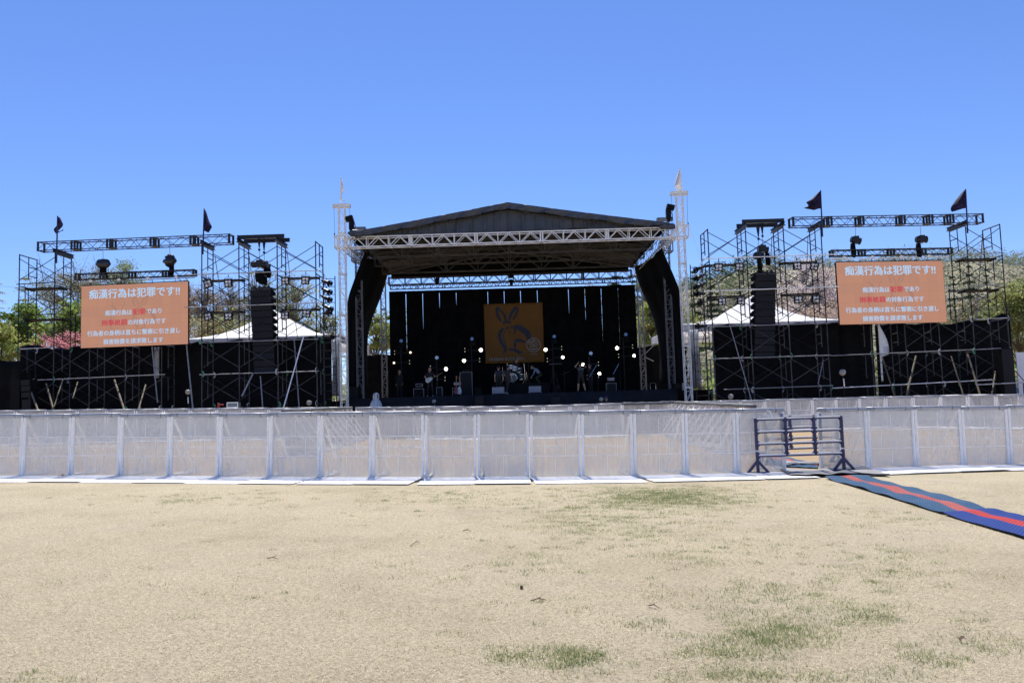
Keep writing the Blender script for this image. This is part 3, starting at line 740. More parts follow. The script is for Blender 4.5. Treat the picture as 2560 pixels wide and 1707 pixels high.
prop((759,840), (709,1019), 39.8, 38.2, 'white_tube', 'long bright diagonal prop at the right end of the left scaffold', .03)
prop((735,845), (748,1020), 41.6, 41, 'dull_alu', 'grey prop behind the bright diagonal prop on the left scaffold', .035)
prop((1781,662), (1880,1005), 39.8, 38, 'dull_alu', 'very long thin diagonal guy tube on the right scaffold', .022)
prop((2206,895), (2236,988), 41.5, 40.2, 'wood', 'timber prop below the middle of the right screen', .04)
prop((2290,890), (2266,990), 41.5, 40, 'wood', 'timber prop leaning left below the right screen', .05)
prop((2378,890), (2408,985), 41.5, 40.2, 'wood', 'dark timber prop at the inner foot of the right tower', .04)
prop((2419,885), (2450,985), 41.3, 39.8, 'wood', 'timber prop leaning right at the foot of the right tower', .05)
prop((2492,908), (2480,985), 41.3, 39.8, 'wood', 'timber prop beside the black box at the far right', .035)
prop((2058,900), (2045,960), 40.6, 40.2, 'dull_alu', 'short steel prop left below the right screen', .025)
# long tilted guy tubes behind the frames
def guy(a, b, Ya, Yb, label, r=.022, m='dull_alu', name='guy_tube'):
    p, q = P(*a, Ya), P(*b, Yb); e = MB(); e.tube(p, q, r, n=6); tag(e.build(name, M[m], None, base=q), label, 'tube')
guy((97,648), (147,870), 42.8, 43.6, 'thin guy tube sloping down behind the left screen tower')
guy((183,655), (205,820), 42.8, 43.6, 'thin guy tube between the left tower and its screen')
guy((537,640), (572,870), 41.8, 43.2, 'guy tube behind the left bay of the left speaker scaffold')
guy((623,640), (640,780), 41.8, 42.6, 'guy tube just left of the left speaker column')
guy((717,625), (748,880), 41.8, 43.2, 'guy tube behind the right bay of the left speaker scaffold')
guy((1930,590), (1925,680), 41.8, 42.6, 'guy tube just right of the right chain hoist')
guy((2020,590), (2010,880), 41.8, 43.2, 'guy tube behind the outer bay of the right speaker scaffold')
guy((2457,585), (2440,800), 42.8, 43.6, 'double guy tube leaning inside the right screen tower', .035)
p, q = P(1716, 545, 43), P(1752, 650, 40); e = MB(); e.tube(p, q, .006, n=4)
tag(e.build('guy_wire', M['dull_alu'], None, base=q), 'thin guy wire from the right stage mast to the scaffold', 'wire')

# ================================================================== TRUSSES
def box_truss(name, label, p, q, wd, ht, joints, m='black_truss', cat='truss', lace=.5, plate=.13, ends=True):
    p, q = Vector(p), Vector(q); root = thing(name, label, cat, p)
    d = (q-p); L = d.length; d.normalize(); sd = Vector((-d.y, d.x, 0)).normalized(); up = sd.cross(d).normalized()
    if up.z < 0: up = -up
    def at(t, i, j): return p + d*t + sd*(i*wd/2) + up*(j*ht/2)
    for i in (-1, 1):
        for j in (-1, 1):
            e = MB(); e.tube(at(0,i,j), at(L,i,j), .026, n=8); e.build('chord', M[m], root)
    stops = [0] + [f*L for f in joints] + [L]
    for a, b in zip(stops, stops[1:]):
        e = MB(); n = max(2, round((b-a)/lace)); 
        if n % 2: n += 1
        for k in range(n):
            t0, t1 = a+(b-a)*k/n, a+(b-a)*(k+1)/n; s = 1 if k % 2 else -1
            for i in (-1, 1): e.tube(at(t0,i,s), at(t1,i,-s), .014, n=5)
            for j in (-1, 1): e.tube(at(t0,s,j), at(t1,-s,j), .012, n=5)
        e.build('lacing', M[m], root)
    pl = [(f*L, 1) for f in joints] + ([(plate/2, 0), (L-plate/2, 0)] if ends else [])
    for t, dbl in pl:
        e = MB()
        for o in ((-.085, .085) if dbl else (0,)):
            R = Matrix((d, sd, up)).transposed()
            for i in (-1, 1): e.box(p+d*(t+o)+sd*(i*(wd/2+.004)), (plate, .012, ht+.06), R)
            for j in (-1, 1): e.box(p+d*(t+o)+up*(j*(ht/2+.004)), (plate, wd+.05, .012), R)
        e.build('joint_plate', M[m], root)
    return root
box_truss('lighting_truss', 'black box truss spanning above the left video screen', P(100,618.5,41.3), P(581,598.5,40.6), .5, .46, (.19,.375,.60,.805))
box_truss('lighting_truss', 'black box truss spanning above the right video screen', P(1975,557,40.6), P(2452,548,41.3), .5, .46, (.195,.36,.575,.72,.83))
box_truss('screen_truss', 'slim black truss carrying the left video screen', P(190,693,40.5), P(490,682,40.2), .3, .30, (.23,.47,.75), lace=.36)
box_truss('screen_truss', 'slim black truss carrying the right video screen', P(2075,634,40.2), P(2378,628,40.5), .3, .30, (.26,.5,.76), lace=.36)

# steel beams on top of the frames
def beam(a, b, label, h=.2, w_=.14, m='black_truss'):
    a, b = Vector(a), Vector(b); e = MB(); up = Vector((0,0,1))
    e.bar(a+up*(h/2-.01), b+up*(h/2-.01), w_, .02); e.bar(a-up*(h/2-.01), b-up*(h/2-.01), w_, .02); e.bar(a, b, .014, h-.045)
    tag(e.build('steel_beam', M[m], None, base=(a+b)/2), label, 'beam', 'black steel beams on the scaffold tops')
for side, XS in (('left', IL), ('right', IR)):
    for i, nm in ((1, 'left'), (2, 'right')):
        beam((XS[i], YI-.25, 10.19), (XS[i], YI+DEP+.3, 10.19), f'black beam lying in depth on the {nm} frame above the {side} speaker column')
    for y, nm in ((YI+.1, 'front'), (YI+1.1, 'rear')):
        beam((XS[1]-.12, y, 10.40), (XS[2]+.35 if side == 'left' else XS[2]+.12, y, 10.40), f'{nm} cross beam above the {side} speaker column')
for x, nm in ((OL[1], 'left tower'), (OR_[3], 'right tower')):
    beam((x, YO-.2, 10.18), (x, YO+DEP+.2, 10.18), f'black beam on the {nm} under the lighting truss')
beam((IL[0], YI-.2, 10.18), (IL[0], YI+DEP+.2, 10.18), 'black beam under the inner end of the left lighting truss')
beam((IR[3], YI-.2, 10.18), (IR[3], YI+DEP+.2, 10.18), 'black beam under the inner end of the right lighting truss')

# ================================================================== SPEAKER COLUMNS
def line_array(label, top, bot, n, wd, yaw, s):
    """top, bot: points of the centre line; s=+1: bevelled flank on the right"""
    root = thing('line_array', label, 'speakers', top)
    d = (bot-top); hgt = d.length/n
    fr = MB(); fr.box(top+Vector((0, .35, .07)), (wd*.9, .75, .10), RZ(yaw)); fr.bar(top+Vector((-.3, .3, .12)), top+Vector((.3, .3, .12)), .1, .14); 
    for xx in (-.35, -.1, .15, .38): fr.box(top+Vector((xx, .0, .15)), (.10, .10, .12))
    fr.build('flying_frame', M['black_truss'], root)
    for k in range(n):
        c = top.lerp(bot, (k+.5)/n); tilt = math.radians(1 + max(0, k-4)*.9)
        R = RZ(yaw) @ RX(-tilt) ; hw, hh = wd/2, hgt/2-.008
        e = MB(); dp = .50; tb = .45   # rear is lower than the front
        vs = [(-hw,-.12,-hh),(hw,-.12,-hh),(hw,-.12,hh),(-hw,-.12,hh),(-hw*.98,.06,-hh),(hw*.98,.06,-hh),(hw*.98,.06,hh),(-hw*.98,.06,hh),(-hw*.94,dp,-hh*tb),(hw*.94,dp,-hh*tb),(hw*.94,dp,hh*tb),(-hw*.94,dp,hh*tb)]
        fs = [(0,1,2,3),(0,4,5,1),(1,5,6,2),(2,6,7,3),(3,7,4,0),(4,8,9,5),(5,9,10,6),(6,10,11,7),(7,11,8,4),(8,11,10,9)]
        e.add([c+R@Vector(v) for v in vs], fs)
        bx_ = e.build('speaker_box', M['speaker'], root)
        g_ = MB(); g_.box(c+R@Vector((0, -.126, 0)), (wd*.97, .012, hgt-.04), R); g_.build('grille', M['grille'], bx_)
    return root
line_array('tall hanging column of black speakers on the left scaffold', P(653.5, 724.5, 40.35), P(664.5, 935, 40.35), 12, 1.17, math.radians(-8), 1)
line_array('tall hanging column of black speakers on the right scaffold', P(1911.5, 686, 40.35), P(1909, 899, 40.35), 12, 1.13, math.radians(8), -1)

# ================================================================== HOISTS
def sling(mb, a, hgt=.42, w_=.17):
    a = Vector(a); mb.add([a+Vector((-w_/2,-.04,.1)), a+Vector((w_/2,-.04,.1)), a+Vector((.02,-.02,-hgt)), a+Vector((-.02,-.02,-hgt)), a+Vector((-w_/2,.04,.1)), a+Vector((w_/2,.04,.1)), a+Vector((.02,.02,-hgt)), a+Vector((-.02,.02,-hgt))],
        [(0,3,2,1),(4,5,6,7),(0,4,7,3),(1,2,6,5),(3,7,6,2),(0,1,5,4)])
def hoist(label, hook, body, bags, Y, horiz=.7, tilt=0.0, sl=True):
    """chain hoist: sling + chain from the beam at pixel hook down to the motor at pixel body"""
    h, b = P(*hook, Y), P(*body, Y); root = thing('chain_hoist', label, 'hoist', b)
    if sl: e = MB(); sling(e, h); e.sphere(h-Vector((0,0,.52)), .07, 8, 6); e.build('sling', M['dark_steel'], root)
    e = MB(); e.tube(h-Vector((0,0,.3)), b+Vector((0,0,.1)), .014, n=5); e.build('chain', M['dull_alu'], root)
    e = MB(); R = RY(tilt); a0 = R@Vector((-horiz/2,0,0)); a1 = R@Vector((horiz/2,0,0))
    e.tube(b+a0, b+a1, .17, n=12); e.tube(b+a0*1.12, b+a0*.98, .14, n=10); e.tube(b+a1*.95, b+a1*1.1, .19, n=12); e.box(b+Vector((0,0,.02)), (.26, .34, .38)); e.build('motor', M['black_truss'], root)
    for (px, py, wd, hg) in bags:
        c = P(px, py, Y); e = MB()
        e.path([c+Vector((0,0,hg*.5)), c+Vector((0,.02,hg*.2)), c+Vector((.02,0,-hg*.2)), c+Vector((.01,0,-hg*.45)), c+Vector((0,0,-hg*.5))], [wd*.42, wd*.5, wd*.5, wd*.44, wd*.25], 10)
        e.build('chain_bag', M['cloth_black'], root, True)
    return root
hoist('front chain hoist with two chain bags above the left speaker column', (648,600), (649,661), [(649,692,.50,.62),(657,700,.45,.5)], 40.3, .75)
hoist('rear chain hoist with a round chain bag above the left speaker column', (660,607), (661,664), [(668,682,.40,.52)], 40.9, .5, .3)
hoist('front chain hoist with a long chain bag above the right speaker column', (1895,573), (1896,640), [(1899,662,.26,.85)], 40.3, .45, 0)
hoist('rear chain hoist with a hanging chain bag above the right speaker column', (1905,566), (1907,623), [(1919,648,.26,.66)], 40.9, .5, .2)
hoist('chain hoist with a tilted motor on the left of the right screen truss', (2138,552), (2139,601), [(2133,626,.27,.75)], 40.45, .45, .25, False)
hoist('chain hoist with a level motor on the right of the right screen truss', (2299,548), (2303,599), [(2297,626,.27,.75)], 40.45, .5, 0, False)
def wrapped(label, hook, c, r, legs, Y, sx=1.0):
    h, b = P(*hook, Y), P(*c, Y); root = thing('wrapped_hoist', label, 'hoist', b)
    e = MB(); e.tube(h, b+Vector((0,0,r*.6)), .014, n=5); e.build('chain', M['dull_alu'], root)
    e = MB(); e.sphere(b, r, 14, 10, (sx, .8, 1.0), .16); e.sphere(b+Vector((-r*sx*.8, 0, -.02)), r*.42, 8, 6, (1.1,1,.8), .12); e.sphere(b+Vector((r*sx*.75, 0, .0)), r*.42, 8, 6, (1,1,.9), .12); e.build('plastic_wrap', M['bin_plastic'], root, True)
    e = MB()
    for dx, hg, wd in legs:
        e.path([b+Vector((dx,0,-r*.4)), b+Vector((dx*1.1,0,-r*.8-hg*.5)), b+Vector((dx*1.05,0,-r*.7-hg))], [wd, wd*1.05, wd*.8], 8)
    e.build('chain_bag', M['cloth_black'], root, True)
M['bin_plastic'] = mat('black_plastic_wrap', (.02,.02,.022), .22, 0, .2, 5, .9, 9)
wrapped('wide bundle of black plastic around the left hoist over the left screen', (257,611), (258,660), .27, [(-.06,.40,.11),(.08,.38,.09)], 40.5, 1.35)
wrapped('pear shaped bundle of black plastic around the right hoist over the left screen', (424,605), (425,652), .34, [(.08,.55,.13)], 40.4, .85)

# ================================================================== LAMPS ON THE WINGS
def make_blinder():
    root = thing('blinder_lamp', 'x', 'stage light', group='four lamp blinder lights on the scaffolds')
    e = MB(); e.box((0, .07, 0), (.38, .13, .40)); 
    e.box((0, -.02, .185), (.40, .06, .03)); e.box((0, -.02, -.185), (.40, .06, .03)); e.box((-.185, -.02, 0), (.03, .06, .34)); e.box((.185, -.02, 0), (.03, .06, .34))
    e.add([(-.22,-.06,.21),(.22,-.06,.21),(.22,.02,.24),(-.22,.02,.24),(-.22,-.06,.19),(.22,-.06,.19),(.22,.02,.22),(-.22,.02,.22)], [(0,1,2,3),(4,7,6,5),(0,4,5,1),(2,6,7,3),(1,5,6,2),(0,3,7,4)])
    e.build('housing', M['rubber'], root)
    for x in (-.088, .088):
        for z in (-.085, .085):
            e = MB(); e.tube((x, -.005, z), (x, .03, z), .088, .05, n=14); e.sphere((x, -.012, z), .086, 12, 6, (1, .5, 1)); lm = e.build('lamp', M['lens'], root, True)
            f = MB(); f.tube((x-.02, -.058, z+.02), (x-.02, -.052, z+.02), .016, n=8); f.build('bulb_cap', M['rubber'], lm)
    e = MB(); e.path([(-.21,.05,0), (-.215,.05,.28), (0,.05,.31), (.215,.05,.28), (.21,.05,0)], .012, 5); e.tube((0,.05,.30), (0,.05,.46), .02); e.build('yoke', M['black_truss'], root)
    return root
bl = make_blinder()
BL = [(519.5,709,-.25,'outer upper left'),(570.5,708,0,'second upper'),(713,702.5,.0,'third upper'),(763.5,701,.06,'inner upper right'),(520,791,-.2,'outer lower left'),(571,791,0,'second lower'),(712,788,.05,'third lower'),(766,784,.1,'inner lower right')]
BR = [(1796.5,668.5,.05,'inner upper left'),(1848.5,667.5,.05,'second upper'),(1993,665,-.05,'third upper'),(2036,666,.18,'outer upper right'),(1805,754,-.06,'inner lower left'),(1853,752,.06,'second lower'),(1996,749,0,'third lower'),(2040,747.5,.08,'outer lower right')]
first = True
for lst, nm in ((BL, 'left'), (BR, 'right')):
    for px, py, t, wh in lst:
        o = bl if first else copy_tree(bl); first = False; q = P(px, py, YI+.35)
        put(o, q, random.uniform(-.12, .12), f'{wh} four lamp blinder light hanging on the {nm} speaker scaffold', rx=math.radians(6), ry=t)
def make_par():
    root = thing('spot_lamp', 'x', 'stage light', group='tubular spot lamps beside the stage')
    e = MB(); e.tube((0,0,0), (.36,0,0), .085, .10, 14); e.tube((-.16,0,0), (0,0,0), .06, .085, 12); e.tube((.35,0,0), (.36,0,0), .13, n=14); e.build('barrel', M['black_truss'], root)
    e = MB()
    for a in range(4):
        R = RX(a*math.pi/2); e.add([R@Vector(v) for v in ((.36,-.12,.125),(.36,.12,.125),(.47,.10,.17),(.47,-.10,.17),(.362,-.12,.118),(.362,.12,.118),(.472,.10,.163),(.472,-.10,.163))], [(0,1,2,3),(4,7,6,5),(0,4,5,1),(2,6,7,3),(1,5,6,2),(0,3,7,4)])
    e.build('barn_door', M['rubber'], root)
    e = MB(); e.path([(.08,-.12,0),(-.0,-.125,.18),(-.06,0,.24),(-.0,.125,.18),(.08,.12,0)], .012, 5); e.tube((-.06,0,.23), (-.16,0,.36), .022); e.build('yoke', M['dull_alu'], root)
    return root
pr = make_par(); first = True
SP = [(810,703,22,0,'topmost'),(810,724,26,0,'second highest'),(810,743,24,0,'third highest'),(812,765,28,0,'fourth highest'),(812,783,4,.6,'fifth highest, blunt ended'),(813,842,6,0,'lowest, wrapped'),]
SQ = [(1756,668,20,0,'topmost'),(1755,689,26,0,'second highest'),(1756,711,22,0,'third highest'),(1757,734,4,0,'fourth highest'),(1758,756,6,.6,'fifth highest, blunt ended'),(1760,815,2,0,'lowest, wrapped')]
for lst, nm, s in ((SP, 'left', 1), (SQ, 'right', -1)):
    for px, py, t, yw, wh in lst:
        o = pr if first else copy_tree(pr); first = False; q = P(px, py, YI+.3)
        put(o, q, (0 if s > 0 else math.pi) + random.uniform(-.15, .15) - s*(.35+yw), f'{wh} of the spot lamps stacked on the {nm} scaffold edge', ry=math.radians(t))
# ladder of dark tubes that the spot lamps hang on
for XS, i, nm, s in ((IL, 3, 'left', 1), (IR, 0, 'right', -1)):
    root = thing('lamp_ladder', f'narrow dark tube ladder holding the spot lamps on the {nm} scaffold edge', 'ladder', (XS[i]+s*.6, YI+.6, 0))
    for dx in (.25, .85):
        e = MB(); e.tube((XS[i]+s*dx, YI+.6, 0), (XS[i]+s*dx, YI+.6, 8.3), .026); e.build('post', M['dark_steel'], root)
    for z in np.arange(.6, 8.2, .42): e = MB(); e.tube((XS[i]+s*.25, YI+.6, z), (XS[i]+s*.85, YI+.6, z), .018, n=5); e.build('rung', M['dark_steel'], root)
    e = MB()
    for q in ((.35,7.9),(.5,7.2),(.4,6.5),(.55,5.9),(.4,5.2)): e.path([(XS[i]+s*q[0], YI+.5, q[1]), (XS[i]+s*(q[0]+.1), YI+.45, q[1]-.3), (XS[i]+s*(q[0]-.08), YI+.48, q[1]-.6), (XS[i]+s*(q[0]+.05), YI+.5, q[1]-1.1)], .02, 5)
    e.build('cable', M['rubber'], root)

# ================================================================== VIDEO SCREENS
M['screen'] = emat('led_screen', (.314,.152,.097), 1); M['scr_text'] = emat('led_text_blue', (.27,.41,.58), 1); M['scr_red'] = emat('led_text_red', (.33,.042,.05), 1)
t = M['screen'].node_tree; br = t.nodes.new('ShaderNodeTexBrick'); tc = t.nodes.new('ShaderNodeTexCoord'); mp = t.nodes.new('ShaderNodeMapping'); mp.inputs['Rotation'].default_value = (math.pi/2, 0, 0)
t.links.new(tc.outputs['Object'], mp.inputs[0]); t.links.new(mp.outputs[0], br.inputs[0]); br.offset = 0; br.inputs['Scale'].default_value = 1; br.inputs['Brick Width'].default_value = .5; br.inputs['Row Height'].default_value = .5; br.inputs['Mortar Size'].default_value = .006   # LED modules
br.inputs['Color1'].default_value = (.325,.155,.097,1); br.inputs['Color2'].default_value = (.300,.147,.097,1); br.inputs['Mortar'].default_value = (.27,.13,.085,1); t.links.new(br.outputs[0], t.nodes['Principled BSDF'].inputs['Emission Color'])
M['scr_dim'] = emat('led_faint', (.262,.128,.088), 1)
def stroke(mb, fn, pts, ws, dep):
    """brush stroke: ribbon of varying width through 2-D points"""
    Q = []
    for i in range(len(pts)-1):
        p0 = pts[max(0,i-1)]; p1 = pts[i]; p2 = pts[i+1]; p3 = pts[min(len(pts)-1,i+2)]
        for k in range(6):
            t = k/6; Q.append(tuple(.5*((2*b)+(c-a)*t+(2*a-5*b+4*c-d)*t*t+(-a+3*b-3*c+d)*t**3) for a,b,c,d in zip(p0,p1,p2,p3)))
    Q.append(tuple(pts[-1])); n = len(Q); L = []; Rr = []
    for i, q in enumerate(Q):
        a = Q[max(0,i-1)]; b = Q[min(n-1,i+1)]; dx, dy = b[0]-a[0], b[1]-a[1]; l = math.hypot(dx,dy) or 1
        w_ = float(np.interp(i/(n-1), np.linspace(0,1,len(ws)), ws))/2
        L.append((q[0]-dy/l*w_, q[1]+dx/l*w_)); Rr.append((q[0]+dy/l*w_, q[1]-dx/l*w_))
    for i in range(n-1):
        mb.add([fn(*L[i],dep), fn(*Rr[i],dep), fn(*Rr[i+1],dep), fn(*L[i+1],dep)], [(0,1,2,3)])
# hare drawn with the brush; unit square coordinates of the banner (0..1, y down)
HARE = [([(.29,.30),(.235,.20),(.225,.07),(.28,.11),(.345,.20),(.365,.30)], (.03,.055,.04,.03,.045,.03)),
        ([(.43,.29),(.45,.20),(.52,.10),(.57,.085),(.55,.17),(.49,.28)], (.03,.05,.05,.03,.04,.03)),
        ([(.31,.34),(.37,.31),(.46,.325)], (.02,.05,.02)), ([(.325,.42),(.27,.47),(.255,.56),(.29,.67),(.345,.75),(.34,.79),(.31,.84)], (.03,.055,.06,.055,.05,.05,.02)),
        ([(.345,.45),(.32,.55),(.34,.66),(.365,.73)], (.012,.016,.016,.01)),
        ([(.51,.39),(.62,.43),(.72,.51),(.755,.62)], (.06,.09,.10,.07)), ([(.50,.41),(.52,.47),(.49,.52)], (.03,.03,.01)),
        ([(.685,.66),(.60,.63),(.53,.63),(.51,.69),(.505,.77)], (.035,.055,.05,.045,.02)), ([(.40,.775),(.50,.785),(.60,.83),(.63,.84)], (.03,.05,.05,.02)), ([(.40,.475),(.425,.49),(.45,.475)], (.01,.016,.01))]
def screen(label, tl, tr, br, bl_, Yl, Yr, mirror):
    a, b, c, d = P(*bl_, Yl), P(*br, Yr), P(*tr, Yr), P(*tl, Yl)
    zb, zt = (a.z+b.z)/2, (c.z+d.z)/2; xl, xr = (a.x+d.x)/2, (b.x+c.x)/2
    A = Vector((xl, Yl, 0)); B = Vector((xr, Yr, 0)); ux = (B-A).normalized(); nrm = Vector((ux.y, -ux.x, 0)); Wd = (B-A).length; Hh = zt-zb
    cen = (A+B)/2+Vector((0,0,(zb+zt)/2)); R = Matrix((ux, -nrm, Vector((0,0,1)))).transposed()
    root = thing('video_screen', label, 'screen', cen)
    e = MB(); e.box(cen-nrm*.06, (Wd+.05, .10, Hh+.03), R); e.build('cabinet', M['rubber'], root)
    e = MB(); e.box(cen, (Wd, .02, Hh), R); e.build('display', M['screen'], root)
    def fn(u, v, dep): return cen + ux*u + Vector((0,0,v)) + nrm*(.013+dep)
    def line(s, x0, x1, yc, hgt, m_, bold, nm='lettering'):
        uc = ((x0+x1)/2-.5)*Wd; vc = (.5-yc)*Hh
        text_mesh(nm, s, (x1-x0)*Wd, hgt*Hh, M[m_], root, lambda u, v, dd: fn(uc+u, vc+v, dd+.003), bold, .004)
    k = 266.0
    line('痴漢行為は犯罪です!!', .073, .927, .140, .150, 'scr_text', .045)
    line('痴漢行為は', .228, .480, .452, .086, 'scr_text', .03)
    line('犯罪', .484, .606, .450, .092, 'scr_red', .09, 'red_lettering')
    line('であり', .616, .757, .452, .078, 'scr_text', .03)
    line('刑事処罰', .192, .434, .612, .092, 'scr_red', .09, 'red_lettering')
    line('の対象行為です', .442, .797, .614, .086, 'scr_text', .03)
    line('行為者の身柄は直ちに警察に引き渡し', .060, .930, .775, .086, 'scr_text', .03)
    line('損害賠償を請求致します', .212, .772, .915, .086, 'scr_text', .03)
    for pts_, ws in HARE:
        e = MB(); stroke(e, fn, [((x-.5)*2.3+.55, -(y-.5)*2.4-.05) for x, y in pts_], [w_*2.0 for w_ in ws], 0); e.build('faint_stroke', M['scr_dim'], root)
    for pts_, ws in (([(-1.35,.55),(-1.1,.45),(-.9,.35)],(.03,.08,.03)),([(-1.2,.75),(-1.15,.5),(-1.0,.3),(-.6,.3)],(.03,.06,.08,.05)),([(-.5,.65),(-.62,.45),(-.7,.3)],(.03,.06,.03)),([(-1.2,.1),(-1.3,-.3),(-1.2,-.8)],(.05,.10,.06)),([(-1.1,-.8),(-.7,-1.0),(-.2,-.95)],(.03,.09,.05))):
        e = MB(); stroke(e, fn, pts_, ws, 0); e.build('faint_stroke', M['scr_dim'], root)
    # clamps and tube that hang it from the truss
    hb = MB(); n = 10
    for i in range(n):
        u = (-.48+.96*i/(n-1))*Wd; hb.path([fn(u, Hh/2+.0, -.09), fn(u, Hh/2+.10, -.11), fn(u, Hh/2+.22, -.09)], .014, 5)
        if i % 2 == 0: hb.path([fn(u-.08, Hh/2+.03, -.07), fn(u, Hh/2-.0, -.07), fn(u+.08, Hh/2+.03, -.07)], .016, 5)
    hb.bar(fn(-Wd*.5, Hh/2+.05, -.08), fn(Wd*.5, Hh/2+.05, -.08), .03); hb.build('hanging_bracket', M['black_truss'], root)
    e = MB(); e.tube(fn(-Wd*.54, Hh/2+.19, -.05), fn(Wd*.56, Hh/2+.20, -.05), .024, n=8); e.build('hanging_tube', M['dull_alu' if not mirror else 'white_tube'], root)
    cl = MB()
    for i in range(4): cl.box(fn((-.42+.27*i)*Wd, Hh/2+.26, -.05), (.14, .10, .12), RY(.5))
    cl.build('clamp', M['alu'], root)
screen('orange video screen with Japanese text hanging in the left scaffold', (204.3,714.7), (469.8,705), (469.8,861.5), (202,868.3), 40.45, 39.95, False)
screen('orange video screen with Japanese text hanging in the right scaffold', (2091,656.7), (2357,651.7), (2366,804.5), (2099.5,812), 39.95, 40.45, True)

# ================================================================== FLAGS
def flag(label, top, bot, cloth, Y, mcloth, mpole, r=.045):
    """cloth: list of rows (attach pixel, free pixel) from top to bottom"""
    a, b = P(*top, Y), P(*bot, Y); b.x = a.x if False else b.x
    root = thing('flag', label, 'flag', b)
    e = MB(); e.tube(b, a, r, r*.7, 8); e.build('pole', M[mpole], root)
    nr = len(cloth)
    def fn(u, v):
        i = v*(nr-1); k = min(int(i), nr-2); f = i-k
        p0 = (lerp(cloth[k][0][0], cloth[k+1][0][0], f), lerp(cloth[k][0][1], cloth[k+1][0][1], f))
        p1 = (lerp(cloth[k][1][0], cloth[k+1][1][0], f), lerp(cloth[k][1][1], cloth[k+1][1][1], f))
        q = P(lerp(p0[0], p1[0], u), lerp(p0[1], p1[1], u), Y); q.y += .22*math.sin(u*6+v*3)*u + u*.25 - .02
        return q
    e = MB(); e.slab(fn, 10, 14, (0, .008, 0)); e.build('cloth', M[mcloth], root, True)
flag('dark purple flag curled around its pole at the far left', (144,540), (141,658), [((144,541),(146,543)),((143,556),(150,560)),((143,565),(128,578)),((143,575),(127,581)),((144,585),(149,570))], 41.0, 'flag_dark', 'navy')
flag('dark purple flag drooping to the right on the left wing', (510.5,522), (507,636), [((510.5,524),(511.5,525)),((509.5,545),(516,548)),((508.5,562),(522,563)),((508.5,570),(514,576)),((509,577),(514.5,578))], 40.2, 'flag_dark', 'navy')
flag('dark purple flag streaming left from the inner pole of the right wing', (2051.5,476), (2056,592), [((2051.5,477),(2050,478)),((2051.5,488),(2034,494)),((2051.6,502),(2022,501)),((2051.7,507),(2030,508)),((2051.8,515),(2016,516)),((2052,522),(2040,521))], 40.2, 'flag_dark', 'navy')
flag('dark purple flag streaming left at the far right', (2414,473), (2419,583), [((2414,474),(2412,476)),((2414.4,490),(2398,497)),((2415,505),(2390,511)),((2415.5,518),(2388,519)),((2417,520),(2388,526))], 41.0, 'flag_dark', 'navy')
flag('narrow white flag on top of the left stage mast', (852.5,444), (851.5,504), [((852.5,446),(853.5,447)),((852.3,468),(856.5,470)),((852,485),(847,486)),((852,500),(859.5,501))], 42.0, 'flag_white', 'white_tube', .05)
flag('white flag bulging left on top of the right stage mast', (1700,421), (1704.5,477), [((1700,422),(1699,424)),((1700.6,438),(1692,445)),((1701.5,452),(1690,461)),((1703,468),(1696,470)),((1704.2,476),(1700,476))], 42.0, 'flag_white', 'white_tube', .05)

# ================================================================== BLACK CLOTH WALLS
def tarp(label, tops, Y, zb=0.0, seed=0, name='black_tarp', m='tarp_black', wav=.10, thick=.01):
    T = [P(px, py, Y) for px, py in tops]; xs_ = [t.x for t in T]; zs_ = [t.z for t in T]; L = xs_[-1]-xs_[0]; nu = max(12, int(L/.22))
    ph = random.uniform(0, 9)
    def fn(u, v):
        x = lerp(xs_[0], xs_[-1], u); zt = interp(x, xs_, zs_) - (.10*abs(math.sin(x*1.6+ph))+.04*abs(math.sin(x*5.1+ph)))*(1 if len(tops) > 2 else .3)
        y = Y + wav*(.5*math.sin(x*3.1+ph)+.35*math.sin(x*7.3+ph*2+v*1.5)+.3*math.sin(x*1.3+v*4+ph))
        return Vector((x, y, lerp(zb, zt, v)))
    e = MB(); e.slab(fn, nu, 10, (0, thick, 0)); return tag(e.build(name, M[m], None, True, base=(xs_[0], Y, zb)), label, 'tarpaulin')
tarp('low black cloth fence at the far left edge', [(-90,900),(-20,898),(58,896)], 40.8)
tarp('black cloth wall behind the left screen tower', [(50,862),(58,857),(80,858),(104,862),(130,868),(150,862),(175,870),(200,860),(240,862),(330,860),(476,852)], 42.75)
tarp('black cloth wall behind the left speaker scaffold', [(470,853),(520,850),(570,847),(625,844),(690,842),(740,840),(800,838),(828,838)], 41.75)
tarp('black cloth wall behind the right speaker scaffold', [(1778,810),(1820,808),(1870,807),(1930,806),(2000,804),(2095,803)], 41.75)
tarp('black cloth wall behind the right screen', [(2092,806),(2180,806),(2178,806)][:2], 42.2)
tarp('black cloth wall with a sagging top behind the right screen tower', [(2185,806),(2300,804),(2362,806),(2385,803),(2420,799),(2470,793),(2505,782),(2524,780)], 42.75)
# white slit of vinyl in the gap between the two right cloth walls
e = MB(); a = P(2187, 810, 42.6); e.slab(lambda u, v: Vector((a.x-.12+u*(.11 if v < .45 else .11+.42*math.sin(max(0,min(1,(.95-v)/.48))*1.9)), 42.0+.03*math.sin(u*8), lerp(1.9, a.z, v))), 4, 24, (0,.01,0)); tag(e.build('vinyl_sheet', M['vinyl'], None, True, base=(a.x, 42.0, 1.9)), 'pale vinyl sheet in the slit of the black cloth under the right screen', 'sheet')
e = MB(); a = P(390, 868, 42.5); e.slab(lambda u, v: Vector((a.x-.15+u*.28, 42.6, lerp(3.3, a.z, v))), 3, 6, (0,.01,0)); tag(e.build('vinyl_sheet', M['dull_alu'], None, True, base=(a.x, 42.6, 3.3)), 'narrow grey sheet hanging below the left video screen', 'sheet')
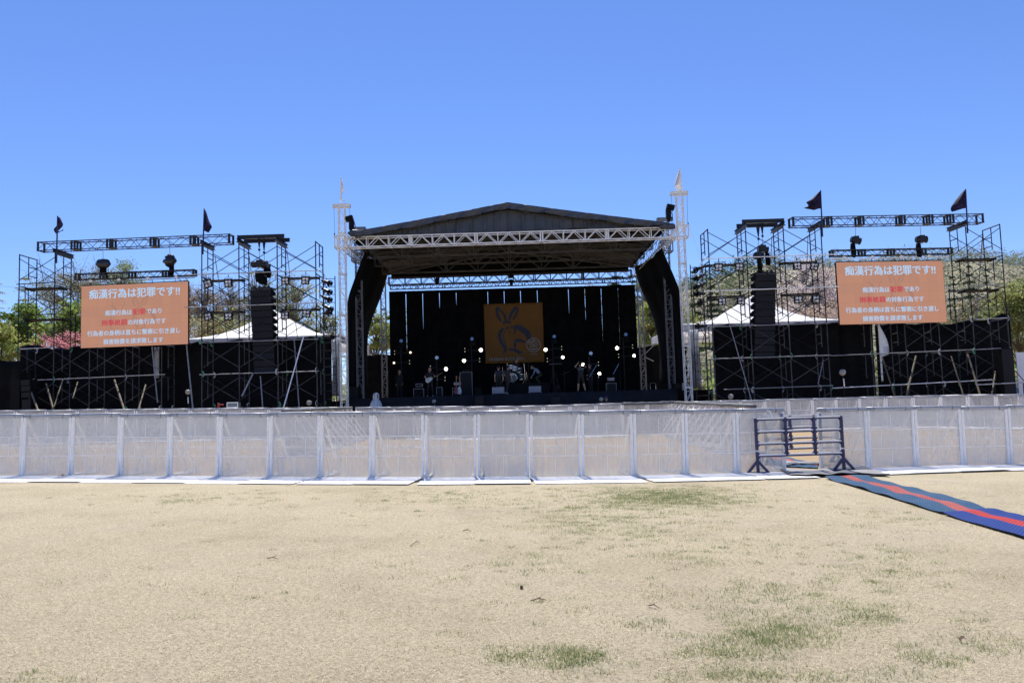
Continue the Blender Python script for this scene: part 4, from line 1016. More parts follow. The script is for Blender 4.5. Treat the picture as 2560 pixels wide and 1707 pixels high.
# black box and white board at the far right
root = thing('speaker_cabinet', 'tall black speaker cabinet at the far right end of the scaffold', 'speaker', P(2519, 985, 40.3))
c = P(2519, 914, 40.3); e = MB(); e.box(c+Vector((0,.3,-.3)), (.62, .7, 2.4)); e.build('cabinet', M['speaker'], root); e = MB(); e.box(c+Vector((0,-.056,-.3)), (.56, .012, 2.3)); e.build('grille', M['grille'], root)
root = thing('white_panel', 'white board with a blue edge at the far right picture edge', 'panel', P(2570, 985, 41.5))
a, b = P(2539, 881, 41.5), P(2640, 985, 41.5); e = MB(); e.box(((a.x+b.x)/2, 41.5, (a.z+b.z)/2-.3), (b.x-a.x, .05, a.z-b.z+.6)); e.build('board', M['white_board'], root)
e = MB(); c = P(2541, 968, 41.3); e.box((c.x, 41.42, c.z-.2), (.14, .08, 1.0)); e.build('blue_sheet', M['blue_sheet'], root)
# low railing at the right edge
root = thing('handrail', 'grey tube railing in front of the white board at the right edge', 'railing', P(2550, 985, 39))
e = MB(); e.tube(P(2440,962,39.5), P(2640,952,39.5), .026, n=8); e.build('rail', M['galv'], root)
for px in (2558, 2600): e = MB(); q = P(px, 957, 39.5); e.tube(q, (q.x, q.y, 0), .024, n=8); e.build('post', M['dark_steel'], root)
e = MB(); e.tube(P(2536,925,39.5), P(2566,958,39.5), .02, n=6); e.build('brace', M['dark_steel'], root)
# small stacked speakers at the far left foot
root = thing('speaker_stack', 'stack of small black speaker boxes at the far left foot of the scaffold', 'speakers', P(62, 1020, 39.6))
for k, (py, hh) in enumerate(((956,.33),(971,.33),(987,.33),(1012,.62))):
    c = P(63+k*1.0, py, 39.6); e = MB(); e.box(c+Vector((0,.3,0)), (.50, .6, hh-.03)); bo = e.build('speaker_box', M['speaker'], root)
    g_ = MB(); g_.box(c+Vector((0,-.006,0)), (.44, .012, hh-.08)); g_.build('grille', M['grille'], bo)
root = thing('speaker_stack', 'broad black speaker cabinet partly hidden left of the small speakers', 'speakers', P(38, 1020, 39.4))
c = P(36, 985, 39.6); e = MB(); e.box(c+Vector((0,.4,0)), (.46, .7, 1.55)); e.build('cabinet', M['speaker'], root)
# flight case and red tool behind the fence
root = thing('flight_case', 'silver edged flight case under the left speaker scaffold', 'case', P(585, 1018, 39))
c = P(585, 1012, 39.3); e = MB(); e.box(c, (.54, .4, .24)); e.build('case', M['case_grey'], root)
e = MB()
for x in (-.27, .27):
    for z in (-.12, .12): e.bar(c+Vector((x,-.21,z)), c+Vector((x,.21,z)), .03)
    e.bar(c+Vector((x,-.21,-.12)), c+Vector((x,-.21,.12)), .03)
for z in (-.12, .12): e.bar(c+Vector((-.27,-.21,z)), c+Vector((.27,-.21,z)), .03)
e.build('edge_trim', M['chrome'], root)
c = P(549, 1013, 39.2); e = MB(); e.path([c+Vector((-.1,0,.06)), c+Vector((.02,0,.03)), c+Vector((.2,0,.02))], [.05,.045,.03], 8); e.box(c+Vector((-.05,0,-.05)), (.10,.12,.14)); tag(e.build('power_tool', M['red'], None, base=c), 'small red power tool beside the flight case', 'tool')

# ================================================================== AUDIENCE MICROPHONES
def make_mic():
    root = thing('audience_microphone', 'x', 'microphone', group='furry audience microphones')
    e = MB(); e.sphere((0,0,0), .115, 14, 10, (1,1,.95), .09); e.build('windscreen', M['fur'], root, True)
    e = MB(); e.tube((0,0,-.1), (.02,0,-.32), .02, n=8); e.tube((.02,0,-.3), (.03,0,-1.1), .013, n=8); e.build('stand', M['dark_steel'], root)
    e = MB(); e.tube((.005,-.025,-.22), (.02,-.03,-.5), .022, n=8); e.build('pale_sleeve', M['alu'], root)
    return root
mc = make_mic(); first = True
for px, py, Y, s, wh in ((470,980,38.5,1.1,'below the left video screen'),(773,1007,38.5,1.1,'near the left stage mast'),(1085,1003,42.5,.95,'in front of the stage skirt left of the centre'),(1503,998,41.5,1.0,'beside the capped person in front of the stage'),(1826.5,991,38.5,1.15,'below the right speaker column'),(2106,931,39,1.4,'high on a stand below the right screen')):
    o = mc if first else copy_tree(mc); first = False; put(o, P(px, py, Y), random.uniform(0, 3), 'furry grey audience microphone '+wh); o.scale = (s, s, s)

# ================================================================== TENTS
def tent(label, apex, el, er, Y, curtain, s):
    """pyramid marquee with a valance; el/er eave pixels on its front side"""
    A = P(*apex, Y+5); L = P(*el, Y); Rr = P(*er, Y); zl = min(L.z, Rr.z); zl = (L.z+Rr.z)/2
    L.z = Rr.z = zl; LB, RB = L+Vector((0,10,0)), Rr+Vector((0,10,0))
    root = thing('marquee', label, 'tent', ((L.x+Rr.x)/2, Y+5, 0))
    def side(p, q): return lambda u, v: p.lerp(q, u).lerp(A, v)+Vector((0,0,-.55*math.sin(math.pi*v)*.9))
    e = MB()
    for p, q in ((L,Rr),(Rr,RB),(RB,LB),(LB,L)): e.grid(side(p, q), 14, 12)
    e.build('roof', M['tent'], root, True)
    e = MB()
    for p, q in ((L,Rr),(Rr,RB),(RB,LB),(LB,L)): e.slab(lambda u, v: p.lerp(q, u)+Vector((0,.02,-.45*v-.03*abs(math.sin(u*40)))), 40, 2, (.01,.01,0))
    e.build('valance', M['tent'], root)
    for p in (L, Rr, LB, RB): e = MB(); e.tube((p.x,p.y,0), p, .05, n=8); e.build('pole', M['white_tube'], root)
    for pxa, pxb, pt, pb_, Yc in curtain:
        a, b = P(pxa, pt, Yc), P(pxb, pt, Yc); z0 = max(.05, P(pxa, pb_, Yc).z)
        e = MB(); nu = 26
        e.slab(lambda u, v: Vector((lerp(a.x,b.x,u)+ (lerp(.0,.0,v)) + .25*(b.x-a.x)*math.sin(v*3.1)*(.5-u)*1.2, Yc+.10*math.sin(u*21)+.05*math.sin(u*9+v*4), lerp(z0, a.z, v))), nu, 10, (.012,.012,0)); e.build('side_curtain', M['vinyl'], root, True)
tent('white pyramid marquee behind the left speaker scaffold', (684,774), (452,852), (846,832), 48, [(826,850,845,990,47)], 1)
tent('white pyramid marquee behind the right speaker scaffold', (1884,737), (1700,812), (2110,798), 48, [(1722,1748,825,968,47)], -1)

# ================================================================== CONCERT STAGE
DK = 1.87
def mast(label, px, py, Y, ztop, zb, sleeve, m='alu', head=True, feet=True):
    x = P(px, py, Y).x; root = thing('stage_mast', label, 'mast', (x, Y, zb)); h = .17
    for i in (-1, 1):
        for j in (-1, 1):
            e = MB(); e.tube((x+i*h, Y+j*h, zb), (x+i*h, Y+j*h, ztop), .027, n=8); e.build('chord', M[m], root)
    e = MB(); n = round((ztop-zb)/.56)
    for k in range(n):
        z0, z1 = zb+(ztop-zb)*k/n, zb+(ztop-zb)*(k+1)/n; s = 1 if k % 2 else -1
        for j in (-1, 1):
            e.tube((x-s*h, Y+j*h, z1), (x+s*h, Y+j*h, z0), .015, n=5); e.tube((x-h, Y+j*h, z0), (x+h, Y+j*h, z0), .015, n=5)
        for i in (-1, 1): e.tube((x+i*h, Y-s*h, z1), (x+i*h, Y+s*h, z0), .015, n=5); e.tube((x+i*h, Y-h, z0), (x+i*h, Y+h, z0), .015, n=5)
    e.build('lacing', M[m], root)
    for z in np.arange(zb+1.9, ztop-.3, 2.24):
        e = MB()
        for j in (-1, 1): e.box((x, Y+j*(h+.012), z), (2*h+.06, .012, .07))
        for i in (-1, 1): e.box((x+i*(h+.03), Y, z), (.012, 2*h, .07))
        e.build('joint_plate', M[m], root)
    if head:
        e = MB()
        for j in (-.1, .1):
            e.box((x, Y+j, ztop+.19), (.92, .12, .022)); e.box((x, Y+j, ztop+.02), (.92, .12, .022)); e.box((x, Y+j, ztop+.105), (.92, .014, .145))
        e.box((x-.46, Y, ztop+.1), (.03, .34, .18)); e.box((x+.46, Y, ztop+.1), (.03, .34, .18)); e.build('head_beam', M[m], root)
        e = MB()
        for s in (-1, 1): e.tube((x+s*.43, Y, ztop+.02), (x+s*.40, Y, sleeve+.75), .008, n=4)
        e.build('hoist_wire', M['dark_steel'], root)
        s = -1 if x < 0 else 1
        e = MB(); e.path([(x+s*.40, Y, sleeve+.82), (x+s*.44, Y, sleeve+.74), (x+s*.36, Y, sleeve+.68), (x+s*.44, Y, sleeve+.60), (x+s*.40, Y, sleeve+.55)], .03, 6); e.build('hook', M['dark_steel'], root)
    if sleeve:
        e = MB(); a = .34
        for i in (-1, 1):
            for j in (-1, 1): e.bar((x+i*a, Y+j*a, sleeve-.05), (x+i*a, Y+j*a, sleeve+.60), .06)
        for z in (sleeve-.03, sleeve+.58):
            for s in (-1, 1): e.bar((x-a, Y+s*(a+.003), z), (x+a, Y+s*(a+.003), z), .07); e.bar((x+s*(a+.003), Y-a, z), (x+s*(a+.003), Y+a, z), .065)
        for s in (-1, 1): e.bar((x-a, Y+s*a, sleeve), (x+a, Y+s*a, sleeve+.55), .035)
        e.build('sleeve_block', M[m], root)
    if feet:
        e = MB()
        for s in (-1, 1): e.tube((x+s*h, Y-.1, zb+.95), (x+s*.62, Y-.25, zb+.04), .035, n=8)
        for s in (-1, 1): e.tube((x+s*.1, Y+h, zb+.95), (x+s*.2, Y+.8, zb+.04), .035, n=8)
        e.box((x, Y, zb+.03), (1.3, .5, .05)); e.build('outrigger', M[m], root)
    return root
M['truss_grey'] = mat('truss_grey', (.085,.08,.075), .5, .2, .2, 5); M['mast_grey'] = mat('mast_grey', (.24,.24,.25), .45, .2, .2, 5)
ZT0, ZT1 = 10.08, 10.62
mast('white lattice mast at the front left corner of the stage', 857, 700, 42, 12.28, 0, ZT0, 'mast_white')
mast('white lattice mast at the front right corner of the stage', 1707, 680, 42, 12.40, 0, ZT0, 'mast_white')
mast('grey lattice mast in the middle of the left stage side', 897, 700, 46, 11.9, DK, ZT0-.02, 'mast_grey', feet=False)
mast('grey lattice mast in the middle of the right stage side', 1668, 690, 46, 11.9, DK, ZT0-.02, 'mast_grey', feet=False)
mast('grey lattice mast at the rear left corner of the stage', 959, 800, 55, 11.0, DK, 0, 'mast_grey', False, False)
mast('grey lattice mast at the rear right corner of the stage', 1602, 790, 55, 11.0, DK, 0, 'mast_grey', False, False)

roof = thing('stage_canopy', 'gabled black tarpaulin stage roof on a white lattice truss', 'roof', (0, 42, ZT0))
def girder(name, x0, x1, Y, z0, z1, dp, secs, bays, m, r=.03):
    e = MB()
    for z in (z0, z1):
        for y in (Y, Y+dp): e.bar((x0, y, z), (x1, y, z), r*2, r*2)
    L = (x1-x0)/secs
    for s in range(secs+1):
        xs_ = [x0+s*L+o for o in ((-.06, .06) if 0 < s < secs else (0,))]
        for xx in xs_:
            for y in (Y, Y+dp): e.bar((xx, y, z0+r), (xx, y, z1-r), r*2.1, r*1.6)
            for z in (z0, z1): e.bar((xx, Y, z-.002), (xx, Y+dp, z-.002), r*1.6)
    for s in range(secs):
        for b in range(bays):
            xa = x0+s*L+L*b/bays; xb = xa+L/bays; xm = (xa+xb)/2
            for y in (Y, Y+dp):
                e.bar((xa+.05, y, z0), (xm, y, z1), r*1.3); e.bar((xm, y, z1), (xb-.05, y, z0), r*1.3)
                if b: e.bar((xa, y, z0+r), (xa, y, z1-r), r*1.5)
            e.bar((xa+.04, Y, z0), (xb-.04, Y+dp, z0), r*.9)
    return e.build(name, M[m], roof)
girder('front_truss', -8.95, 8.95, 41.9, ZT0, ZT1, .50, 5, 3, 'mast_white')
for y in (44.6, 47.4, 50.2): girder('cross_truss', -8.3, 8.3, y, ZT0-.08, ZT1+.25, .4, 4, 2, 'truss_grey', .022)
girder('rear_truss', -8.6, 8.6, 54.6, 9.92, 10.45, .5, 5, 3, 'dark_steel', .03)
girder('rear_lighting_truss', -8.4, 8.4, 54.0, 9.50, 9.76, .26, 9, 4, 'dark_steel', .018)
for s in (-1, 1):
    e = MB(); x = s*8.95
    for xx in (x-.22, x+.22):
        for z in (ZT0-.03, ZT1-.03): e.tube((xx, 42.4, z), (xx, 55, z), .028, n=8)
    for k in range(23):
        y0, y1 = 42.4+.55*k, 42.4+.55*(k+1)
        e.tube((x-.22, y0, ZT0-.03), (x+.22, y0, ZT0-.03), .02, n=5); e.tube((x-.22, y0, ZT0-.03), (x+.22, y1, ZT0-.03), .014, n=5)
        for xx in (x-.22, x+.22): e.tube((xx, y0, ZT0-.03 if k % 2 else ZT1-.03), (xx, y1, ZT1-.03 if k % 2 else ZT0-.03), .015, n=5)
    e.build('side_truss', M['galv'], roof)
M['roof_sheet'] = mat('roof_sheet', (.004,.004,.005), .6, 0, .2, 2, .2, 3, .2)
RDG, EAV, EX = 12.23, 10.86, 8.55
def rz_(x): return RDG-(RDG-EAV)*abs(x+.02)/EX - .03*math.sin(min(1, abs(x)/EX)*math.pi)
for s in (-1, 1):
    e = MB(); e.slab(lambda u, v: Vector((s*u*EX*1.02, lerp(41.65, 55.8, v), rz_(u*EX*1.02)-.06*abs(math.sin(v*4*math.pi)))), 16, 24, (0,0,-.03)); e.build('roof_sheet', M['roof_sheet'], roof, True)
e = MB()
def fasc(u, v):
    x = lerp(-EX*1.02, EX*1.02, u); fold = .09*math.sin(x*4.1+v*3)+.07*math.sin(x*9.7+v*5)+.05*math.sin(x*17+v*3)
    return Vector((x, 41.64+.05*v+fold*v, rz_(x)-.005-(.33+.03*math.sin(x*2.2))*v*(1 if abs(x) < 7.6 else max(.3, (9.1-abs(x))/1.5))))
e.slab(fasc, 170, 5, (0,.015,0)); e.build('roof_edge', M['roof_cloth'], roof, True)
e = MB()
def val(u, v):
    x = lerp(-8.2, 8.2, u); zt = rz_(x)-.12; zb = ZT1+.06
    if 3.05 < x < 4.7: zb += .16*math.sin((x-3.05)/1.65*math.pi)
    f = .07*math.sin(x*5.3)+.06*math.sin(x*12.1+1)+.04*math.sin(x*21+v)+.08*max(0, math.sin(x*1.7+2*v))
    return Vector((x, 42.25+f*(.4+.6*v), lerp(zt, max(zb, zb), v) if zt > zb else zt))
e.slab(val, 260, 6, (0,.015,0)); e.build('gable_skirt', M['roof_cloth'], roof, True)
e = MB()
e.slab(lambda u, v: Vector((lerp(-8.5, 8.5, u), 55.3+.04*math.sin(u*90), lerp(rz_(lerp(-8.5, 8.5, u))-.08, 10.42, v))), 60, 4, (0,.015,0)); e.build('rear_gable_skirt', M['cloth_black'], roof, True)
for s in (-1, 1):
    e = MB(); e.slab(lambda u, v: Vector((s*(8.62+.03*math.sin(u*70)), lerp(42.3, 55.3, u), lerp(rz_(8.62)-.04, ZT1-.02, v))), 50, 2, (s*.015,0,0)); e.build('side_skirt', M['cloth_black'], roof, True)
e = MB()
for k in range(34):
    x = -8.3+16.6*k/33; zt = rz_(x)-.33
    e.tube((x, 41.95, ZT1+.03), (x, 42.0, ZT1+.11), .012, n=4)
    if abs(x) > .3: e.tube((x, 41.75, zt), (x, 42.05, zt-.10), .012, n=4)
e.build('lacing_rope', M['rubber'], roof)
e = MB()
for s in (-1, 1): e.bar((0, 42.15, rz_(0)-.36), (s*8.2, 42.15, rz_(8.2)-.30), .05)
for y in (44.8, 47.6, 50.4, 53.4):
    for s in (-1, 1): e.bar((0, y, rz_(0)-.22), (s*8.3, y, rz_(8.3)-.12), .06)
e.build('rafter', M['truss_grey'], roof)
for px, py in ((886,582),(896,586),(1660,565),(1676,566)):
    e = MB(); c = P(px, py, 41.8); e.sphere(c, .24, 10, 7, (1.3,.7,.7), .2); e.build('bunched_cloth', M['roof_cloth'], roof, True)

# platform
st = thing('stage_platform', 'black stage platform with a dark cloth skirt', 'stage', (0, 49.5, 0))
e = MB(); e.box((0, 49.6, DK-.06), (18.2, 12.2, .12)); e.build('deck', M['deck'], st)
e = MB(); e.slab(lambda u, v: Vector((lerp(-9.1, 9.1, u), 43.45+.025*math.sin(u*150)+.02*math.sin(u*61), lerp(DK-.01, .02, v))), 160, 3, (0,.012,0)); e.build('skirt', M['skirt'], st, True)
for s in (-1, 1):
    e = MB(); e.box((s*10.2, 47, DK-.14), (2.1, 6, .10)); e.build('wing_deck', M['deck'], st)
    e = MB(); e.slab(lambda u, v: Vector((s*lerp(9.15, 11.2, u), 43.95+.02*math.sin(u*20), lerp(DK-.1, .02, v))), 20, 3, (0,.012,0)); e.build('wing_skirt', M['cloth_black'], st)
# side drapes
def drape(s, outer, inner, label):
    A = [P(px, py, 43.0) for px, py in outer]; B = [P(px, py, Y) for px, py, Y in inner]
    def cv(Q, t):
        d = np.linspace(0, 1, len(Q)); T_ = [clamp(t+o, 0, 1) for o in (-.09, -.045, 0, .045, .09)]   # softened curve
        return Vector([float(np.mean([np.interp(t_, d, [q[k] for q in Q]) for t_ in T_])) for k in range(3)])
    e = MB(); e.slab(lambda u, v: cv(A, v).lerp(cv(B, v), u)+Vector((s*.25*math.sin(math.pi*u)*(1-.3*v)+.04*math.sin(u*18+v*2), 0, 0)), 30, 30, (.012,.012,0))
    tag(e.build('side_drape', M['cloth_black'], None, True, base=A[-1]), label, 'drape')
drape(-1, [(916,622),(898,662),(879,715),(867,745),(864,790),(864,860),(866,985)], [(975,668,53.2),(967,697,53.2),(952,746,53),(935,783,52.6),(923,815,52.2),(917,850,51.8),(916,900,51.4),(917,985,51)], 'swept back black drape closing the left side of the stage')
drape(1, [(1651,612),(1665,648),(1684,690),(1701,735),(1705,790),(1708,860),(1713,975)], [(1585,660,53.2),(1594,703,53.2),(1612,744,53),(1627,776,52.6),(1639,816,52.2),(1645,850,51.8),(1647,890,51.4),(1648,975,51)], 'swept back black drape closing the right side of the stage')
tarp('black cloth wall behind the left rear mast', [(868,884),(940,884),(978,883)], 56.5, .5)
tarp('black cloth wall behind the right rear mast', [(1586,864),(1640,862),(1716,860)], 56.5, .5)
e = MB(); e.tube(P(915,883,56.4), P(980,883,56.4), .035, n=6); tag(e.build('tube_rail', M['galv'], None, base=P(915,883,56.4)), 'grey tube on top of the black wall at the left rear mast', 'tube')
e = MB(); e.tube(P(1588,864,56.4), P(1634,863,56.4), .035, n=6); tag(e.build('tube_rail', M['galv'], None, base=P(1588,864,56.4)), 'grey tube on top of the black wall at the right rear mast', 'tube')
for a, b, lab in (((1613,884),(1642,856),'pale diagonal tube rising beside the right rear mast'), ((1612,892),(1634,903),'pale short tube falling to the right of the right rear mast')):
    e = MB(); e.tube(P(*a,55.6), P(*b,55.6), .03, n=6); tag(e.build('brace_tube', M['galv'], None, base=P(*a,55.6)), lab, 'tube')
a, b = P(1684,836,50), P(1706,874,50); e = MB(); e.box(((a.x+b.x)/2, 50, (a.z+b.z)/2), (b.x-a.x, .05, a.z-b.z)); tag(e.build('beige_panel', mat('beige_panel', (.16,.13,.09), .7), None, base=(a.x, 50, b.z)), 'beige panel behind the right front mast', 'panel')

# backdrop of hanging strips
YB = 53.4
bd = thing('backdrop_curtain', 'tall black backdrop curtain with narrow light slits at the back of the stage', 'curtain', (0, YB, DK))
SX = [974,1015,1057,1099,1141,1180,1220,1261,1302,1344,1383,1422,1463,1504,1546,1588]
SB = {1015:882,1057:826,1099:771,1141:767,1220:797,1261:788,1302:798,1344:806,1422:791,1463:802,1504:882,1546:876}
for i in range(len(SX)-1):
    xa, xb = SX[i], SX[i+1]; ytop = lerp(728, 711, (xa-974)/614.0)
    A = P(xa, 760, YB); B = P(xb, 760, YB); zt = P((xa+xb)/2, ytop, YB).z
    def gap(px, z):
        if px not in SB: return -.03
        z1 = P(px, ytop+6, YB).z; z0 = P(px, SB[px], YB).z
        if z > z1 or z < z0: return -.02
        return .0+.018*clamp((z-z0)/(z1-z0), 0, 1)
    yo = .03*(i % 2)
    def fn(u, v):
        z = lerp(DK, zt, v); x = lerp(A.x+gap(xa, z), B.x-gap(xb, z), u)
        return Vector((x, YB+yo+.03*math.sin(u*9+i)*(1-.3*v)+.015*math.sin(u*23), z))
    e = MB(); e.slab(fn, 14, 60, (0,.01,0)); e.build('curtain_strip', M['cloth_black'], bd, True)
# banner
M['banner'] = mat('banner_orange', (.27,.125,.028), .7, 0, .08, .8, .1, 4, .3, .12)
M['banner_ink'] = mat('banner_ink', (.030,.034,.065), .7, 0, .3, 6); M['banner_white'] = mat('banner_white', (.30,.31,.32), .7)
t_ = M['banner'].node_tree; outn = t_.nodes['Material Output']; src = outn.inputs[0].links[0].from_socket
tb_ = t_.nodes.new('ShaderNodeBsdfTransparent'); mx_ = t_.nodes.new('ShaderNodeMixShader'); mx_.inputs[0].default_value = .12
t_.links.new(src, mx_.inputs[1]); t_.links.new(tb_.outputs[0], mx_.inputs[2]); t_.links.new(mx_.outputs[0], outn.inputs[0])
YN = 53.1; bl_, br_, tl_, tr_ = P(1213,909,YN), P(1360.5,905,YN), P(1209.5,760,YN), P(1357,755.7,YN)
xl, xr = (bl_.x+tl_.x)/2, (br_.x+tr_.x)/2; zb, zt = (bl_.z+br_.z)/2, (tl_.z+tr_.z)/2
bn = thing('banner', 'orange square banner with a brush drawn hare hanging on the backdrop', 'banner', ((xl+xr)/2, YN, zb))
def bf(u, v, d=0): return Vector((lerp(xl, xr, u), YN+.025*math.sin(u*17)+.01*math.sin(v*6)-d, lerp(zt, zb, v)))
e = MB(); e.slab(lambda u, v: bf(u, v), 40, 20, (0,.006,0)); e.build('cloth', M['banner'], bn, True)
for pts_, ws in HARE: e = MB(); stroke(e, lambda a, b, d: bf(a, b, .012), pts_, ws, 0); e.build('brush_stroke', M['banner_ink'], bn)
def ring(mb, cx, cy, r, w_, n=16): stroke(mb, lambda a, b, d: bf(a, b, .016), [(cx+r*math.cos(2*math.pi*k/n), cy+r*math.sin(2*math.pi*k/n)) for k in range(n+1)], (w_,), 0)
for cx_, cy_ in ((.385,.415),(.47,.40)): e = MB(); ring(e, cx_, cy_, .016, .018, 8); e.build('eye_stroke', M['banner_ink'], bn)
e = MB(); ring(e, .825, .71, .117, .011, 24)
for pts_ in ([(.73,.66),(.93,.66)],[(.745,.70),(.94,.70)],[(.735,.775),(.925,.775)],[(.83,.60),(.83,.66)],[(.79,.63),(.87,.63)],[(.775,.73),(.775,.765)],[(.875,.73),(.875,.765)],[(.775,.73),(.875,.73)],[(.825,.70),(.825,.765)],[(.83,.78),(.78,.815)],[(.83,.78),(.88,.815)],[(.75,.62),(.75,.70)],[(.77,.64),(.80,.69)]):
    stroke(e, lambda a, b, d: bf(a, b, .016), pts_, (.010,), 0)
e.build('round_emblem', M['banner_white'], bn); e = MB()
stroke(e, lambda a, b, d: bf(a, b, .016), [(.76,.865),(.89,.865)], (.008,), 0)
e.build('small_line', M['banner_white'], bn)
text_mesh('lettering', 'ARABAKI ROCK FEST', .60*(xr-xl), .052*(zt-zb), M['banner_white'], bn, lambda u, v, dd: Vector((lerp(xl,xr,.355)+u, YN-.035-dd, lerp(zt,zb,.932)+v)), .02)

# ================================================================== STAGE LIGHTS
M['lamp_on'] = emat('lamp_on', (1,.83,.66), 14); M['lamp_mid'] = emat('lamp_dim', (1,.80,.60), 1.6); M['led_dot'] = emat('led_dot', (.8,.75,.5), .8)
M['lamp_glass'] = mat('lamp_front_glass', (.10,.15,.24), .1, .6); M['lamp_glass2'] = mat('lamp_front_glass_pale', (.30,.36,.46), .15, .6)
def light_stand(label, Y, fixtures, base_px):
    bp = P(base_px, 985, Y); root = thing('light_stand', label, 'stage light', (bp.x, Y, DK))
    tops = [P(px, py, Y) for k, px, py in fixtures]; zt = max(t.z for t in tops)
    e = MB(); e.tube((bp.x, Y+.15, DK), (bp.x, Y+.15, zt-.15), .04, n=8); e.box((bp.x, Y+.15, DK+.03), (.7, .6, .05)); e.build('pole', M['dark_steel'], root)
    zs = sorted(set(round(t.z, 1) for t in tops if abs(t.x-bp.x) > .15))
    e = MB()
    for t in tops:
        if abs(t.x-bp.x) > .15: e.bar((bp.x, Y+.15, t.z), (t.x, Y+.15, t.z), .05)
    if e.v: e.build('cross_arm', M['dark_steel'], root)
    for (k, px, py), c in zip(fixtures, tops):
        e = MB(); r = .125
        if k == 'D':
            e.box(c+Vector((0,.06,0)), (.10, .12, .34))
            o = e.build('led_unit', M['rubber'], root)
            for dz in (-.10, .10): f = MB(); f.tube(c+Vector((0,-.012,dz)), c+Vector((0,.0,dz)), .022, n=10); f.build('led', M['led_dot'], o)
            continue
        e.tube(c+Vector((0,.0,0)), c+Vector((0,.24,0)), r+.02, r*.8, 14); e.box(c+Vector((-r-.035,.1,-.05)), (.03, .08, .22)); e.box(c+Vector((r+.035,.1,-.05)), (.03, .08, .22)); e.box(c+Vector((0,.1,-.18)), (2*r+.10, .10, .05))
        if k == 'H': e.box(c+Vector((0,.1,-.34)), (.36,.26,.20))
        o = e.build('moving_head' if k == 'H' else 'lamp_head', M['rubber'], root)
        f = MB(); rr = {'B':.10,'b':.085,'m':.07,'H':.11,'h':.11}[k]
        f.tube(c+Vector((0,-.014,0)), c+Vector((0,-.002,0)), rr, n=16)
        f.build('lens', M[{'B':'lamp_on','b':'lamp_on','m':'lamp_mid','H':'lamp_glass','h':'lamp_glass2'}[k]], o)
    return root
light_stand('leftmost light stand on the stage with two dim lamps', 51, [('H',1003,852),('D',986.5,881),('m',985,907),('m',1026,881),('D',1024,905)], 1004)
light_stand('light stand behind the guitarist with one bright lamp', 49.5, [('h',1092,894),('B',1115,922),('D',1112.5,947),('D',1076,919)], 1093)
light_stand('light stand left of the banner with two bright lamps', 51, [('H',1180,847),('B',1160,901.5),('D',1162,875),('B',1202,875),('D',1199,900)], 1181)
light_stand('light stand right of the banner with two bright lamps', 51, [('H',1385.5,841),('B',1364,874),('D',1368.5,900),('b',1407,893),('D',1404,870)], 1386)
light_stand('light stand behind the staff member with one bright lamp', 49.5, [('h',1477,883),('b',1457,911),('b',1498.5,934),('D',1496,909)], 1477)
light_stand('rightmost light stand on the stage with two bright lamps', 51, [('H',1564.5,836),('B',1542.5,870),('D',1546.5,889),('b',1585,889),('D',1581.5,866)], 1564)
for px, py, Y, lab in ((1278,700,53.6,'black moving head lamp hanging under the rear truss above the banner'), (1092,697,53.6,'black cloth wrapped lamp hanging under the rear truss on the left')):
    c = P(px, py, Y); root = thing('moving_head_lamp', lab, 'stage light', c)
    e = MB(); e.box(c+Vector((0,0,.25)), (.40,.3,.22)); e.tube(c+Vector((0,0,.35)), c+Vector((0,0,.6)), .04); e.build('base', M['rubber'], root)
    e = MB(); e.bar(c+Vector((-.17,0,.2)), c+Vector((-.15,0,-.15)), .06); e.bar(c+Vector((.17,0,.2)), c+Vector((.15,0,-.15)), .06); e.build('yoke', M['rubber'], root)
    e = MB(); e.tube(c+Vector((0,.05,.0)), c+Vector((0,-.1,-.38)), .13, .11, 12); e.build('head', M['rubber'], root)
for px, py, s in ((879,563,-1),(1671,535,1)):
    c = P(px, py, 42.3); root = thing('roof_spotlight', 'black spotlight on the %s end of the front roof truss' % ('left' if s < 0 else 'right'), 'stage light', P(px, 585, 42.3))
    e = MB(); e.box(c+Vector((0,0,.0)), (.26,.26,.5)); e.box(c+Vector((0,0,-.32)), (.16,.16,.24)); e.build('body', M['rubber'], root)
    e = MB(); R = RY(s*.25) ; e.box(c+Vector((s*.12 if s > 0 else -.12,-.02,.36)), (.42,.34,.26), R); e.build('head', M['speaker'], root)
    e = MB(); e.path([c+Vector((.14,0,.2)), c+Vector((.22,0,-.1)), c+Vector((.12,0,-.4))], .018, 5); e.build('cable', M['rubber'], root)

# ================================================================== STAGE GEAR
def at(px, Y, z=DK): v = P(px, 980, Y); return Vector((v.x, Y, z))
def crate(name, label, cat, px0, px1, py0, py1, Y, dp, m='speaker', trim=None, gr=None, z0=None):
    a, b = P(px0, py0, Y), P(px1, py1, Y); zb = b.z if z0 is None else z0; cx = (a.x+b.x)/2; w_, h_ = b.x-a.x, a.z-zb
    root = thing(name, label, cat, (cx, Y+dp/2, zb))
    e = MB(); e.box((cx, Y+dp/2, zb+h_/2), (w_, dp, h_)); e.build('body', M[m], root)
    if gr: e = MB(); e.box((cx, Y-.006, zb+h_/2), (w_-.06, .012, h_-.06)); e.build('front', M[gr], root)
    if trim:
        e = MB(); t = .022
        for sx in (-1, 1):
            e.box((cx+sx*w_/2, Y-.014, zb+h_/2), (t, .02, h_+t)); e.box((cx+sx*w_/2, Y+dp, zb+h_/2), (t, .02, h_+t))
        for z in (zb+.012, zb+h_): e.box((cx, Y-.010, z), (w_-t, .02, t))
        e.build('trim', M[trim], root)
    return root
crate('guitar_cabinet', 'large black amplifier cabinet with a pale frame left of the banner', 'amplifier', 1150, 1181, 931, 986, 49, .6, 'speaker', 'dull_alu', 'grille', DK)
crate('amplifier_head', 'small amplifier on top of the large cabinet left of the banner', 'amplifier', 1155, 1176, 924, 930.5, 49.1, .4, 'speaker', None, 'grille')
